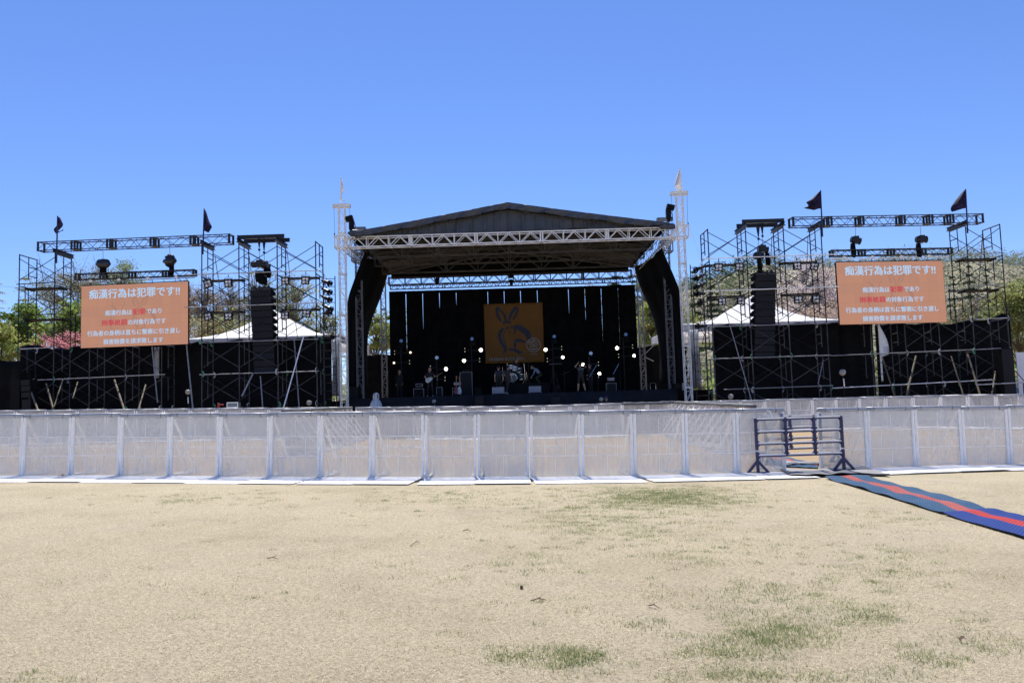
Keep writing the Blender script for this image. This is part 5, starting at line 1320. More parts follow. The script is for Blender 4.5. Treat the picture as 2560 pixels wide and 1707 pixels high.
crate('flight_case', 'black case with silver corners at the feet of the left stage area', 'case', 1034, 1059, 972, 990, 46.2, .5, 'speaker', 'dull_alu', None, DK)
crate('amplifier_head', 'grey amplifier standing on the silver cornered case left of the guitarist', 'amplifier', 1039, 1056, 959, 966, 46.9, .3, 'case_grey', None, 'grille')
crate('guitar_cabinet', 'dark cabinet right behind the guitarist', 'amplifier', 1090, 1106, 968, 987, 48, .5, 'case_grey', None, 'grille', DK)
crate('flight_case', 'case with silver edges below the rack of guitars', 'case', 1131, 1152, 970, 988, 46.5, .4, 'speaker', 'dull_alu', None, DK)
crate('amplifier_head', 'pale amplifier over the guitar rack', 'amplifier', 1134, 1152, 956, 962, 46.8, .3, 'case_grey', None, None)
def wedge(label, px0, px1, py0, py1, Y, m='case_grey'):
    a, b = P(px0, py0, Y), P(px1, py1, Y); cx, w_ = (a.x+b.x)/2, b.x-a.x; h_ = a.z-DK
    root = thing('monitor_wedge', label, 'speaker', (cx, Y, DK))
    e = MB(); e.poly([(cx-w_/2, Y, DK), (cx-w_/2, Y, DK+h_), (cx-w_/2, Y+.22, DK+h_), (cx-w_/2, Y+.6, DK+.12), (cx-w_/2, Y+.6, DK)], (w_, 0, 0)); e.build('cabinet', M[m], root)
    e = MB(); e.box((cx, Y-.004, DK+.035), (w_-.06, .01, .05)); e.box((cx-w_*.3, Y+.1, DK+h_+.02), (w_*.3, .05, .03)); e.build('foot', M['rubber'], root)
M['wedge_grey'] = mat('monitor_grey', (.26,.26,.31), .5, 0, .08, 4)
wedge('grey backed stage monitor at the feet of the two people left of the drums', 1230, 1261, 968, 983, 45.2, 'wedge_grey')
wedge('grey backed stage monitor in front of the drums, right of the other', 1322, 1353, 965.5, 980, 45.2, 'wedge_grey')
wedge('black stage monitor left of the centre', 1188, 1204, 970, 986, 45.0, 'speaker')
wedge('black stage monitor right of the drums', 1383, 1397, 963, 980, 45.0, 'speaker')
wedge('black stage monitor below the silver cornered case', 1036, 1052, 981, 990, 44.6, 'speaker')
for px0, px1, py0, lab in ((1186,1211,990,'black front fill speaker below the stage left of the centre'), (1375,1403,991,'black front fill speaker below the stage right of the centre'), (870,898,968,'black speaker on the stage edge behind the left mast'), (1684,1704,958,'black speaker on the stage edge beside the right mast')):
    dk = py0 < 980; crate('speaker_cabinet', lab, 'speaker', px0, px1, py0, 1016, 42.6 if not dk else 44.6, .6, 'speaker', None, 'grille', 0 if not dk else DK)
crate('equipment_rack', 'rack on wheels with silver edges at the right of the stage', 'rack', 1516, 1541, 958, 976, 46.5, .5, 'speaker', 'dull_alu', 'grille', DK)
crate('laptop_box', 'pale equipment box on top of the right rack', 'equipment', 1519, 1536, 944, 951, 46.7, .3, 'case_grey', None, None)
crate('flight_case', 'small black case with silver frame at the right end of the stage', 'case', 1626, 1639.5, 957.5, 972.5, 50, .5, 'speaker', 'chrome', None, DK)
crate('drum_riser', 'black drum riser behind the stage monitors', 'riser', 1232, 1372, 960, 985, 48.3, 3.2, 'deck', None, None, DK)
RZ_ = P(1300, 960, 48.3).z
# keyboard
c = P(1388, 911, 47.5); root = thing('keyboard_stand', 'keyboard on a dark stand right of the drums', 'keyboard', (c.x, 47.5, DK))
e = MB(); e.box(c, (.80,.3,.06)); e.build('keyboard', M['rubber'], root); e = MB(); e.box(c+Vector((0,-.14,.035)), (.76,.05,.012)); e.build('keys', M['case_grey'], root)
e = MB(); e.tube((c.x-.15,47.5,DK), c+Vector((-.15,0,0)), .03); e.tube((c.x+.3,47.5,DK), c+Vector((-.1,0,-.4)), .02); e.tube((c.x-.5,47.5,DK), c+Vector((-.1,0,-.4)), .02); e.build('stand', M['dark_steel'], root)
def mic_stand(label, bpx, ptop, pa, pb, Y, r=.016):
    b = at(bpx, Y); t = P(*ptop, Y); root = thing('microphone_stand', label, 'microphone stand', b)
    e = MB(); e.tube((b.x, Y, DK), (b.x, Y, t.z), r); 
    for a in (0.3, 2.4, 4.5): e.tube((b.x, Y, DK+.12), (b.x+.3*math.cos(a), Y+.3*math.sin(a), DK+.02), .012, n=5)
    e.build('stand', M['dark_steel'], root)
    p, q = P(*pa, Y), P(*pb, Y); e = MB(); e.tube(p, q, r, n=6); e.build('boom', M['chrome'], root)
    e = MB(); d = (q-p).normalized(); e.tube(q, q+d*.16, .022, .03, 8); e.build('microphone', M['rubber'], root)
mic_stand('microphone stand with a long boom right of the staff member', 1482, (1482,930), (1474,942), (1492,912), 46)
mic_stand('microphone stand with a boom at the right of the stage', 1552, (1552,925), (1533,936), (1547,909), 46)
mic_stand('microphone stand in front of the guitarist', 1094, (1094,950), (1094,950), (1092,946), 45.3)
mic_stand('straight microphone stand with a lamp glow at its top', 1496, (1496,944), (1496,944), (1497,939), 45.4)
mic_stand('tall overhead boom above the drums', 1323, (1323,903), (1324,905), (1298,884), 49.4)
mic_stand('low microphone stand right of the keyboard', 1412, (1412,925), (1405,936), (1428,926), 47.8)
# drum kit on the riser
Y = 49.2; dk = thing('drum_kit', 'drum kit with chrome stands on the riser in front of the banner', 'drums', (P(1283,955,Y).x, Y, RZ_))
c = P(1281, 945, Y); e = MB(); e.tube(c, c+Vector((0,.45,0)), .29, n=20); o = e.build('bass_drum', M['drum_shell'], dk, True)
e = MB(); e.tube(c+Vector((0,-.012,0)), c+Vector((0,-.002,0)), .27, n=20); e.build('drum_head', M['drum_shell'], o)
e = MB(); e.path([c+Vector((.29*math.cos(a),-.01,.29*math.sin(a))) for a in np.linspace(0, 2*math.pi, 25)], .014, 5); e.build('hoop', M['chrome'], o)
e = MB(); e.box(c+Vector((-.05,-.02,.19)), (.24,.012,.05)); e.build('badge', M['lamp_glass2'], o)
for px, py, r, h in ((1278,917,.15,.22),(1287,921,.16,.25),(1298,926,.17,.25),(1303,942,.20,.32)):
    q = P(px, py, Y+.2); e = MB(); e.tube(q-Vector((0,0,h/2)), q+Vector((0,0,h/2)), r, n=16); o = e.build('tom_drum', M['drum_shell'] if r > .16 else M['drum_head'], dk, True)
    e = MB(); e.tube(q+Vector((0,0,h/2-.01)), q+Vector((0,0,h/2+.012)), r+.008, n=16); e.tube(q-Vector((0,0,h/2+.01)), q-Vector((0,0,h/2-.012)), r+.008, n=16)
    for a in range(6): e.tube(q+Vector(((r+.012)*math.cos(a),(r+.012)*math.sin(a),-h/2)), q+Vector(((r+.012)*math.cos(a),(r+.012)*math.sin(a),h/2)), .010, n=4)
    e.build('hoop', M['chrome'], o)
for px, py, r, tl in ((1268,908,.22,.2),(1316,930,.20,-.3),(1310,908,.25,-.15),(1256,918,.2,.1)):
    q = P(px, py, Y+.3); e = MB(); e.tube(q-Vector((0,0,.004)), q+Vector((0,0,.012)), r, .05, 18); o = e.build('cymbal', M['brass'], dk)
    e = MB(); e.tube(q, (q.x+.05, q.y+.05, RZ_+.3), .015); 
    for a in (0.2, 2.3, 4.4): e.tube((q.x+.05, q.y+.05, RZ_+.35), (q.x+.05+.3*math.cos(a), q.y+.05+.3*math.sin(a), RZ_+.01), .013, n=5)
    e.build('cymbal_stand', M['chrome'], o)
# guitars on a rack
def guitar(mb_body, mb_neck, c, ax, up, s=1.0):
    """c: centre of the body, ax: neck direction, up: side direction in the plane of the top"""
    n = ax.cross(up).normalized(); out = []
    for t in np.linspace(0, 2*math.pi, 22, endpoint=False):
        rr = .16+.035*math.cos(2*t)-.02*math.cos(t)+.03*math.cos(3*t)*.5; out.append(c+ax*(rr*1.15*math.cos(t)*s)+up*(rr*math.sin(t)*s)-n*.02)
    mb_body.poly(out, n*.045); mb_neck.bar(c+ax*.10*s, c+ax*.72*s, .05*s, .025*s); mb_neck.bar(c+ax*.72*s, c+ax*.88*s, .075*s, .02*s)
for px, m_, lab in ((1140,'guitar_red','red guitar on the rack left of the monitors'),(1148,'guitar_white','pale guitar on the rack beside the red guitar')):
    c = P(px, 972, 46.2); c.z = DK+.32; root = thing('guitar', lab, 'guitar', (c.x, 46.2, DK)); b_, n_ = MB(), MB(); guitar(b_, n_, c, Vector((.04,.2,1)).normalized(), Vector((1,0,0))); b_.build('body', M[m_], root); n_.build('neck', M['guitar_neck'], root)
# draped white object in front of the stage
c = P(941, 1000, 42.6); root = thing('plastic_cover', 'white plastic cover draped over a camera sized object before the stage', 'cover', (c.x, 42.6, 0))
prof = [(.02,2.16),(.10,2.14),(.155,2.06),(.175,1.95),(.165,1.84),(.15,1.77),(.24,1.68),(.30,1.50),(.345,1.30),(.40,1.1),(.43,.9)]
def cov(u, v):
    i = v*(len(prof)-1); k = min(int(i), len(prof)-2); f = i-k; r = lerp(prof[k][0], prof[k+1][0], f); z = lerp(prof[k][1], prof[k+1][1], f); a = u*2*math.pi
    r *= 1+(.10*math.sin(a*5+v*3)+.06*math.sin(a*9+1))*max(0, v-.25)*1.4+.03*math.sin(a*7)
    return Vector((c.x-.06*v+r*math.cos(a), 42.6+r*.8*math.sin(a), z+.03*math.sin(a*3)*v))
e = MB(); e.grid(cov, 48, 30); e.build('sheet', M['white_sheet'], root, True)
e = MB(); e.tube((c.x, 42.6, 0), (c.x, 42.6, 1.8), .05, n=8); e.box((c.x, 42.6, 1.95), (.2,.24,.18)); e.build('stand', M['dark_steel'], root)

# ================================================================== PEOPLE
def person(label, loc, face, J=None, cols=None, hair='short', hscale=1.0, extras=None, grip=.5, short=False):
    """one continuous voxel-remeshed body; joints in metres for a figure facing -Y"""
    D = dict(pelvis=(0,0,.93), waist=(0,0,1.08), chest=(0,0,1.28), neck=(0,0,1.45), head=(0,-.02,1.60),
        shl=(.175,0,1.39), ell=(.225,.03,1.12), wrl=(.225,-.05,.88), shr=(-.175,0,1.39), elr=(-.225,.03,1.12), wrr=(-.225,-.05,.88),
        hil=(.088,0,.91), knl=(.10,-.03,.50), anl=(.105,.03,.085), hir=(-.088,0,.91), knr=(-.10,-.03,.50), anr=(-.105,.03,.085))
    if J: D.update(J)
    D = {k: Vector(v) for k, v in D.items()}
    cl = dict(top=(.02,.02,.024), bottom=(.018,.018,.02), shoe=(.03,.03,.03), skin=(.50,.30,.21), arm='top', cap=None)
    if cols: cl.update(cols)
    caps = []   # a, b, ra, rb, material (0 skin 1 top 2 bottom 3 shoe)
    am = 1 if cl['arm'] == 'top' else 0
    w2 = Vector((.055,0,0)); sd = (D['shl']-D['shr']).normalized()*.055
    for s in (-1, 1):
        caps += [(D['pelvis']+sd*s*1.2, D['waist']+sd*s, .105, .10, 2), (D['waist']+sd*s, D['chest']+sd*s*1.25, .10, .115, 1)]
    caps += [(D['shl'], D['shr'], .062, .062, 1), (D['chest'], D['neck']-Vector((0,0,.02)), .09, .058, 1)]
    hd = D['head']; fwd = Vector(J['look']).normalized() if J and 'look' in J else Vector((0,-1,0)); sdh = fwd.cross(Vector((0,0,1))).normalized()
    caps += [(D['neck']-Vector((0,0,.02)), hd-Vector((0,0,.05)), .052, .05, 0), (hd-Vector((0,0,.025)), hd+Vector((0,0,.045)), .078, .088, 0), (hd+fwd*.045-Vector((0,0,.075)), hd+fwd*.03-Vector((0,0,.03)), .044, .06, 0),
        (hd+fwd*.085+Vector((0,0,.01)), hd+fwd*.104-Vector((0,0,.025)), .010, .016, 0)]
    for s in (-1, 1): caps.append((hd+sdh*s*.086+Vector((0,0,.01)), hd+sdh*s*.088-Vector((0,0,.025)), .018, .014, 0))
    for sfx in ('l', 'r'):
        sh, el, wr = D['sh'+sfx], D['el'+sfx], D['wr'+sfx]
        caps += [(sh, sh.lerp(el,.55), .058, .05, 1), (sh.lerp(el,.55), el, .046, .042, am), (el, wr, .040, .028, am)]
        d = (wr-el).normalized(); ref = Vector((1,0,0)) if abs(d.x) < .8 else Vector((0,0,1)); sdv = (ref-d*ref.dot(d)).normalized(); sdv = Vector((0,-1,0))-d*d.dot(Vector((0,-1,0))) if abs(d.y) < .9 else sdv; sdv.normalize(); cur = d.cross(sdv).normalized()*(1 if sfx == 'l' else -1)
        pm = wr+d*.075
        for o in (-.022, 0, .022): caps.append((wr+d*.015+sdv*o*.6, pm+sdv*o, .022, .017, 0))
        for q, (o, L) in enumerate(((-.032,.062),(-.011,.074),(.011,.070),(.031,.055))):
            k0 = pm+sdv*o; k1 = k0+(d*.8+cur*grip*.6)*L*.55; k2 = k1+(d*(.7-grip*.5)+cur*grip)*L*.5
            caps += [(k0, k1, .0105, .010, 0), (k1, k2, .010, .009, 0)]
        t0 = wr+d*.03+sdv*-.03; t1 = t0+(d*.6-sdv*.5+cur*.4)*.045; caps += [(t0, t1, .013, .011, 0), (t1, t1+(d*.8+cur*.3)*.03, .011, .010, 0)]
        hi, kn, an = D['hi'+sfx], D['kn'+sfx], D['an'+sfx]
        toe = Vector(J['to'+sfx]) if J and 'to'+sfx in J else an+Vector((0,-.16,-.045)); lm = 0 if short else 2
        caps += [(hi, hi.lerp(kn,.9), .092, .066, 2), (hi.lerp(kn,.9), kn, .062, .058, 2 if not short else 2), (kn, kn.lerp(an,.35), .058, .058, lm), (kn.lerp(an,.35), an, .056, .040, lm), (an+Vector((0,.02,-.03)), toe, .042, .036, 3), (an+Vector((0,.03,-.03)), an+Vector((0,.03,-.05)), .04, .035, 3)]
    R = RZ(face); mb = MB(); caps = [(R@a*hscale, R@b*hscale, ra*hscale, rb*hscale, mi) for a, b, ra, rb, mi in caps]
    for a, b, ra, rb, mi in caps:
        mb.tube(a, b, ra, rb, 12); mb.sphere(a, ra, 12, 8); mb.sphere(b, rb, 12, 8)
    me = bpy.data.meshes.new('tmp'); me.from_pydata(mb.v, [], mb.f); o = bpy.data.objects.new('tmp', me); C.objects.link(o)
    rm = o.modifiers.new('r', 'REMESH'); rm.mode = 'VOXEL'; rm.voxel_size = .0105; smd = o.modifiers.new('s', 'SMOOTH'); smd.iterations = 4; smd.factor = .5
    dg = bpy.context.evaluated_depsgraph_get(); dg.update(); out = bpy.data.meshes.new_from_object(o.evaluated_get(dg))
    C.objects.unlink(o); bpy.data.objects.remove(o); bpy.data.meshes.remove(me)
    nV = len(out.vertices); co = np.empty(nV*3); out.vertices.foreach_get('co', co); co = co.reshape(-1,3)
    best = np.full(nV, 9.0); bi = np.zeros(nV, dtype=np.int32)
    for a, b, ra, rb, mi in caps:
        a_, b_ = np.array(a), np.array(b); ab = b_-a_; t = np.clip(((co-a_)@ab)/max(1e-9, ab@ab), 0, 1)
        d = np.linalg.norm(co-(a_+t[:,None]*ab), axis=1)-(ra+(rb-ra)*t); k = d < best; best[k] = d[k]; bi[k] = mi
    vi = np.empty(len(out.polygons), dtype=np.int32); ls = np.empty(len(out.polygons), dtype=np.int32); out.polygons.foreach_get('loop_start', ls)
    lv = np.empty(len(out.loops), dtype=np.int32); out.loops.foreach_get('vertex_index', lv); fm = bi[lv[ls]]
    # eyes and mouth
    ev = []; hw = R@hd*hscale; fw = R@fwd; sw = R@sdh
    out.materials.clear()
    for nm in ('skin','top','bottom','shoe'): out.materials.append(mat('person_'+nm, cl[nm], .6 if nm == 'skin' else .8, 0, .15 if nm != 'skin' else 0, 12))
    out.materials.append(M['hair'])
    cen = co[lv[ls]]
    for s in (-1, 1):
        e_ = np.array(hw+fw*.080*hscale+sw*s*.033*hscale+Vector((0,0,.012))); fm[np.linalg.norm(cen-e_, axis=1) < .016] = 4
    mo = np.array(hw+fw*.088*hscale-Vector((0,0,.062))); dd = cen-mo; k = (np.abs(dd@np.array(sw)) < .024) & (np.abs(dd[:,2]) < .006) & (np.linalg.norm(dd, axis=1) < .04); fm[k] = 4
    out.polygons.foreach_set('material_index', fm); out.polygons.foreach_set('use_smooth', [True]*len(out.polygons)); out.name = 'person'
    ob = bpy.data.objects.new('person', out); C.objects.link(ob); ob.location = loc; BASE[ob.name] = Vector(loc); tag(ob, label, 'person')
    L = Vector(loc); hc = L+hw
    if hair:
        e = MB(); hm = M['hair']
        up = Vector((0,0,1))
        e.sphere(hc-fw*.022*hscale+up*.040*hscale, .098*hscale, 16, 10, (1,1,.98), .025)
        if hair == 'long': e.path([hc-fw*.05+up*.02, hc-fw*.07-up*.10, hc-fw*.07-up*.2], [.09,.075,.04], 10)
        if hair == 'cap':
            e = MB(); e.sphere(hc+up*.045, .10, 16, 8, (1,1,.85)); e.box(hc+fw*.11+up*.035, (.15,.12,.015), RZ(face)); hm = M['navy'] if cl['cap'] is None else cl['cap']
        e.build('cap' if hair == 'cap' else 'hair', hm, ob, True)
    return ob
def deckpos(px, Y, z=DK): v = P(px, 980, Y); return (v.x, Y, z)
person('person in black standing still at the far left of the stage', deckpos(999, 48.5), .15, dict(wrl=(.20,-.10,.90), wrr=(-.22,-.06,.86), look=(.3,-1,-.1)), dict(top=(.012,.012,.015), bottom=(.012,.012,.014)))
gp = deckpos(1075.5, 46)
person('person in a black T-shirt playing a pale electric guitar', gp, 0, dict(head=(.01,-.05,1.58), elr=(-.30,.02,1.16), wrr=(-.13,-.20,1.02), ell=(.30,-.02,1.17), wrl=(.42,-.24,1.18), knl=(.13,-.06,.50), anl=(.16,.02,.085), knr=(-.12,-.02,.5), anr=(-.17,.05,.085), look=(.1,-1,-.35)), dict(top=(.014,.014,.018), bottom=(.014,.014,.018), shoe=(.35,.35,.36), arm='skin'), grip=.9)
g0 = Vector(gp)+Vector((-.02,-.22,1.0)); root = thing('guitar', 'pale electric guitar held by the person in the black T-shirt', 'guitar', g0); b_, n_ = MB(), MB(); guitar(b_, n_, g0, Vector((.88,-.05,.42)).normalized(), Vector((-.42,0,.88)).normalized(), 1.0); b_.build('body', M['guitar_white'], root); n_.build('neck', M['guitar_neck'], root)
person('person in a dark blue shirt seen from behind, left of the two by the drums', deckpos(1248, 46.6), math.pi+.35, dict(ell=(.26,.04,1.12), wrl=(.24,-.02,.86), elr=(-.24,.04,1.12), wrr=(-.25,-.02,.87), look=(-.5,-1,-.2)), dict(top=(.030,.032,.045), bottom=(.020,.016,.015), arm='skin'))
person('person in dark clothes striding to the right before the drums', deckpos(1270.5, 46.1), math.pi-.5, dict(chest=(0,-.02,1.26), neck=(0,-.05,1.43), head=(.02,-.09,1.57), knl=(.10,-.14,.50), anl=(.12,-.08,.085), knr=(-.08,.16,.50), anr=(-.07,.42,.13), wrl=(.2,-.22,1.0), ell=(.23,-.02,1.12), wrr=(-.26,-.03,.9), look=(-.6,-1,-.3)), dict(top=(.040,.040,.048), bottom=(.034,.031,.029), shoe=(.5,.5,.5), arm='skin'))
person('person in a black jacket standing behind the drum kit', deckpos(1291.5, 50.6, RZ_), .5, dict(head=(.02,-.08,1.57), ell=(.30,-.04,1.14), wrl=(.22,-.28,1.08), elr=(-.29,-.03,1.14), wrr=(-.2,-.28,1.08), look=(.3,-1,-.5)), dict(top=(.012,.012,.016), bottom=(.012,.012,.014)))
person('person in a pale blue hoodie and green trousers bending over by the drums', deckpos(1349, 48.9, RZ_-.06), -math.pi/2, dict(pelvis=(0,.10,.62), waist=(0,0,.74), chest=(0,-.16,.92), neck=(0,-.30,1.05), head=(0,-.42,1.12), shl=(.17,-.24,.98), shr=(-.17,-.24,.98), ell=(.2,-.32,.72), wrl=(.15,-.46,.50), elr=(-.2,-.32,.72), wrr=(-.15,-.46,.50), hil=(.09,.10,.60), hir=(-.09,.10,.60), knl=(.13,-.20,.42), knr=(-.13,-.16,.42), anl=(.12,.05,.085), anr=(-.12,.08,.085), look=(0,-1,-.6)), dict(top=(.24,.30,.40), bottom=(.018,.04,.022), shoe=(.4,.4,.42)))
sp_ = deckpos(1453.5, 45.8)
stf = person('person in a black shirt lettered STAFF on the back with arms raised to the head', sp_, math.pi+.1, dict(ell=(.30,-.10,1.50), wrl=(.12,-.12,1.70), elr=(-.33,-.08,1.46), wrr=(-.16,-.12,1.68), knl=(.15,-.02,.5), anl=(.20,.03,.085), knr=(-.16,-.03,.5), anr=(-.23,.03,.085), look=(.2,-1,0)), dict(top=(.030,.030,.030), bottom=(.028,.026,.025), shoe=(.03,.03,.03), arm='skin'), short=True)
def staff(u, v, dd): return Vector(sp_)+RZ(math.pi+.1)@Vector((-u, .158+dd-.06*u*u, 1.34+v))
text_mesh('lettering', 'STAFF', .32, .085, M['banner_white'], stf, staff, .03)
person('person in black turned left behind the long boom stand', deckpos(1477.5, 48.2), -1.0, dict(ell=(.24,-.06,1.14), wrl=(.15,-.30,1.05), look=(-.2,-1,-.4)), dict(top=(.011,.011,.014), bottom=(.011,.011,.014)))
person('person in a dark cap and black top standing in front of the stage', (P(1515.5,1000,41.9).x, 41.9, -.14), .25, dict(look=(.2,-1,-.1)), dict(top=(.012,.012,.014)), hair='cap')

# ================================================================== TREES
def leaf_mesh(name, cen, size, col, m, parent, flat=0.0, asp=.6, base=None):
    """many leaf-sized quads: cen (N,3), size (N,), col (N,3)"""
    n = len(cen); b = np.array(base if base is not None else BASE[parent.name])
    nrm = rng.normal(0, 1, (n, 3)); nrm[:,2] = np.abs(nrm[:,2])+flat; nrm /= np.linalg.norm(nrm, axis=1)[:,None]
    t = rng.normal(0, 1, (n, 3)); t -= nrm*np.sum(t*nrm, 1)[:,None]; t /= np.linalg.norm(t, axis=1)[:,None]
    s = np.cross(nrm, t); L = size[:,None]*rng.uniform(.7, 1.3, (n,1)); t = t*L/2; s = s*L*asp/2
    v = np.stack([cen-t, cen+s-.1*t, cen+t, cen-s-.1*t], 1) - b
    me = bpy.data.meshes.new(name); me.vertices.add(4*n); me.loops.add(4*n); me.polygons.add(n)
    me.vertices.foreach_set('co', v.reshape(-1)); me.loops.foreach_set('vertex_index', np.arange(4*n, dtype=np.int32))
    me.polygons.foreach_set('loop_start', np.arange(0, 4*n, 4, dtype=np.int32)); me.polygons.foreach_set('loop_total', np.full(n, 4, dtype=np.int32))
    at_ = me.attributes.new('col', 'FLOAT_COLOR', 'POINT'); at_.data.foreach_set('color', np.concatenate([np.repeat(col, 4, 0), np.ones((4*n,1))], 1).reshape(-1))
    me.materials.append(m); me.update(); me.validate()
    o = bpy.data.objects.new(name, me); C.objects.link(o)
    if parent: o.parent = parent
    elif base is not None: o.location = base
    return o
def tint(n, cs, jit=.2, groups=None):
    cs = np.array(cs); k = rng.integers(0, len(cs), n) if groups is None else groups % len(cs)
    mixd = cs[k]*.65 + cs[rng.integers(0, len(cs), n)]*.35
    return np.clip(mixd*rng.uniform(1-jit, 1+jit, (n,1)), 0, 1)
def tree(name, label, px, ytop, Y, hw, ybot, cols, n=5000, leaf=.28, clumps=40, kind='leafy', bark='bark', limbs=True, group=None, m='leaf', twigs=0, spread=.30):
    """crown spans ytop..ybot pixels, half width hw pixels, at depth Y"""
    T = P(px, ytop, Y); Bm = P(px, ybot, Y); R = hw*Y/F; zt, zb = T.z, max(.5, Bm.z); x, y = P(px, (ytop+ybot)/2, Y).x, Y
    root = thing(name, label, 'tree', (x, y, 0), group); cz, rz2 = (zt+zb)/2, (zt-zb)/2
    tr = MB(); r0_ = .05+.016*zt
    lean = random.uniform(-.3, .3)
    spine = [Vector((x+lean*t*t+.12*math.sin(t*5+x), y+.1*math.sin(t*4), zt*.93*t)) for t in np.linspace(0, 1, 8)]
    tr.path(spine, [r0_*(1-.88*t) for t in np.linspace(0, 1, 8)], 8)
    C_ = []; G_ = []; S_ = []
    if kind == 'conifer':
        zz = zb
        while zz < zt-.3:
            f = (zz-zb)/(zt-zb); Rl = R*(1-f)**.8*random.uniform(.7, 1.1)+.15; k = random.randint(4, 6); a0 = random.uniform(0, 6)
            for j in range(k):
                a = a0+2*math.pi*j/k+random.uniform(-.3, .3); rl = Rl*random.uniform(.6, 1.1); drop = -.18*rl+random.uniform(-.1, .15)
                p0 = Vector((x, y, zz)); p1 = Vector((x+rl*math.cos(a), y+rl*math.sin(a), zz+drop)); tr.path([p0, p0.lerp(p1,.5)+Vector((0,0,.06*rl)), p1], [.045*(1-f)+.015, .03, .01], 4)
                q = max(6, int(n/220*rl)); t = rng.uniform(.15, 1.05, q)
                w_ = (.10+.16*rl*(1-t*.6))[:,None]
                c = np.array(p0)+(np.array(p1)-np.array(p0))*t[:,None]; c = c+rng.normal(0, 1, (q,3))*w_*np.array([1,1,.35]); C_.append(c); G_.append(np.full(q, random.randint(0, 99)))
            zz += random.uniform(.32, .62)*(zt/9)
    else:
        cl = []
        for i in range(clumps):
            while True:
                d = Vector((random.uniform(-1,1), random.uniform(-1,1), random.uniform(-1,1)))
                if .35 < d.length < 1: break
            wob = 1+.22*math.sin(d.x*5+x)+.18*math.sin(d.z*6+y); tp = 1-.25*max(0, d.z)
            c = Vector((x+d.x*R*wob*tp, y+d.y*R*tp, cz+d.z*rz2*wob*.92)); 
            if c.z < .4: c.z = .4
            cl.append(c)
            q = max(4, int(n/clumps*random.uniform(.4, 1.6))); sg = R*spread*random.uniform(.6, 1.25)
            C_.append(np.array(c)+rng.normal(0, 1, (q,3))*sg*np.array([.62,.62,.42])); G_.append(np.full(q, random.randint(0, 99)))
            if limbs:
                b = spine[min(7, max(2, int(8*clamp((c.z-.25*abs(c.x-x)-1)/max(zt,.1), .2, .85))))]
                mid = b.lerp(c, .5)+Vector((random.uniform(-.2,.2), random.uniform(-.2,.2), random.uniform(0,.3)))
                tr.path([b, mid, c], [r0_*.32, r0_*.2, .018], 5)
                for _ in range(twigs):
                    e_ = c+Vector((random.gauss(0,1), random.gauss(0,1), random.gauss(.4,.8)))*sg*1.3
                    s_ = mid.lerp(c, random.uniform(.3,1)); tr.path([s_, s_.lerp(e_,.5)+Vector((random.uniform(-.12,.12),0,.08)), e_], [.024,.018,.008], 3)
    cen = np.concatenate(C_); g_ = np.concatenate(G_); cen[:,2] = np.maximum(cen[:,2], .1)
    tr.build('trunk', M[bark], root, True)
    leaf_mesh('crown', cen, np.full(len(cen), leaf), tint(len(cen), cols, .25, g_), M[m], root)
    return root
GRN = [(0.135,0.225,0.053),(0.195,0.300,0.075),(0.105,0.165,0.045),(0.270,0.360,0.090)]; YEL = [(0.270,0.324,0.081),(0.351,0.378,0.121),(0.203,0.257,0.068),(0.405,0.405,0.162)]
BRN = [(.36,.33,.31),(.30,.28,.27),(0.374,0.289,0.170),(0.306,0.255,0.136),(0.425,0.374,0.204),(0.272,0.289,0.119)]; DKG = [(0.031,0.062,0.027),(0.044,0.081,0.037),(0.025,0.050,0.025),(0.062,0.100,0.044)]
PNK = [(.62,.28,.30),(.55,.22,.26),(.70,.40,.40),(.40,.20,.16)]; CHR = [(.76,.68,.67),(.82,.74,.73),(.66,.56,.55),(.44,.34,.28),(.74,.64,.62)]; OLV = [(0.272,0.304,0.128),(0.208,0.256,0.112),(0.336,0.336,0.160),(0.160,0.208,0.096)]
RUS = [(.37,.27,.18),(.31,.24,.16),(.40,.31,.21)]
# left side
tree('larch_tree', 'thin feathery larch at the far left behind the scaffold tower', 62, 682, 74, 66, 890, OLV+[(.14,.20,.11)], 9000, .15, kind='conifer', bark='bark_grey')
tree('larch_tree', 'sparse bare larch cut by the left picture edge', -12, 676, 78, 52, 860, BRN+OLV, 4200, .14, kind='conifer', bark='bark_grey')
tree('broad_tree', 'tall brownish green tree rising behind the left video screen', 196, 646, 82, 92, 850, [(.21,.23,.12),(.27,.27,.16),(.18,.22,.09),(.30,.29,.20),(.24,.23,.17)], 17000, .155, 90, bark='bark', twigs=2)
tree('broad_tree', 'tall green tree behind the right edge of the left video screen', 300, 655, 86, 70, 850, OLV, 11000, .18, 55, twigs=1)
tree('round_tree', 'bright yellow green bush like tree at the left picture edge', 2, 792, 62, 62, 965, YEL, 6500, .24, 42, limbs=False)
tree('round_tree', 'dark green tree behind the foot of the far left scaffold', 62, 752, 68, 60, 900, GRN, 7000, .26, 48)
tree('round_tree', 'fresh green tree between the left tower and the screen', 178, 770, 66, 70, 880, YEL[:2]+GRN[:2], 7500, .25, 50)
tree('blossom_tree', 'pink flowering tree low behind the left scaffold tower', 150, 834, 55, 62, 905, PNK, 3600, .15, 36, m='blossom', spread=.22)
tree('bare_tree', 'bare rusty brown tree right of the left video screen', 512, 690, 76, 46, 850, RUS+BRN, 2300, .16, 60, twigs=9, bark='bark_grey')
tree('bare_tree', 'grey bare tree behind the second bay of the left scaffold', 572, 700, 80, 48, 850, BRN, 2300, .16, 60, twigs=9, bark='bark_grey')
tree('bare_tree', 'thin grey tree just right of the left video screen', 470, 700, 84, 34, 850, BRN+RUS, 1500, .16, 46, twigs=9, bark='bark_grey')
tree('young_tree', 'sprouting yellow green tree behind the left speaker column', 650, 668, 78, 54, 850, YEL[1:]+BRN[:1], 2300, .17, 60, twigs=6, bark='bark_grey')
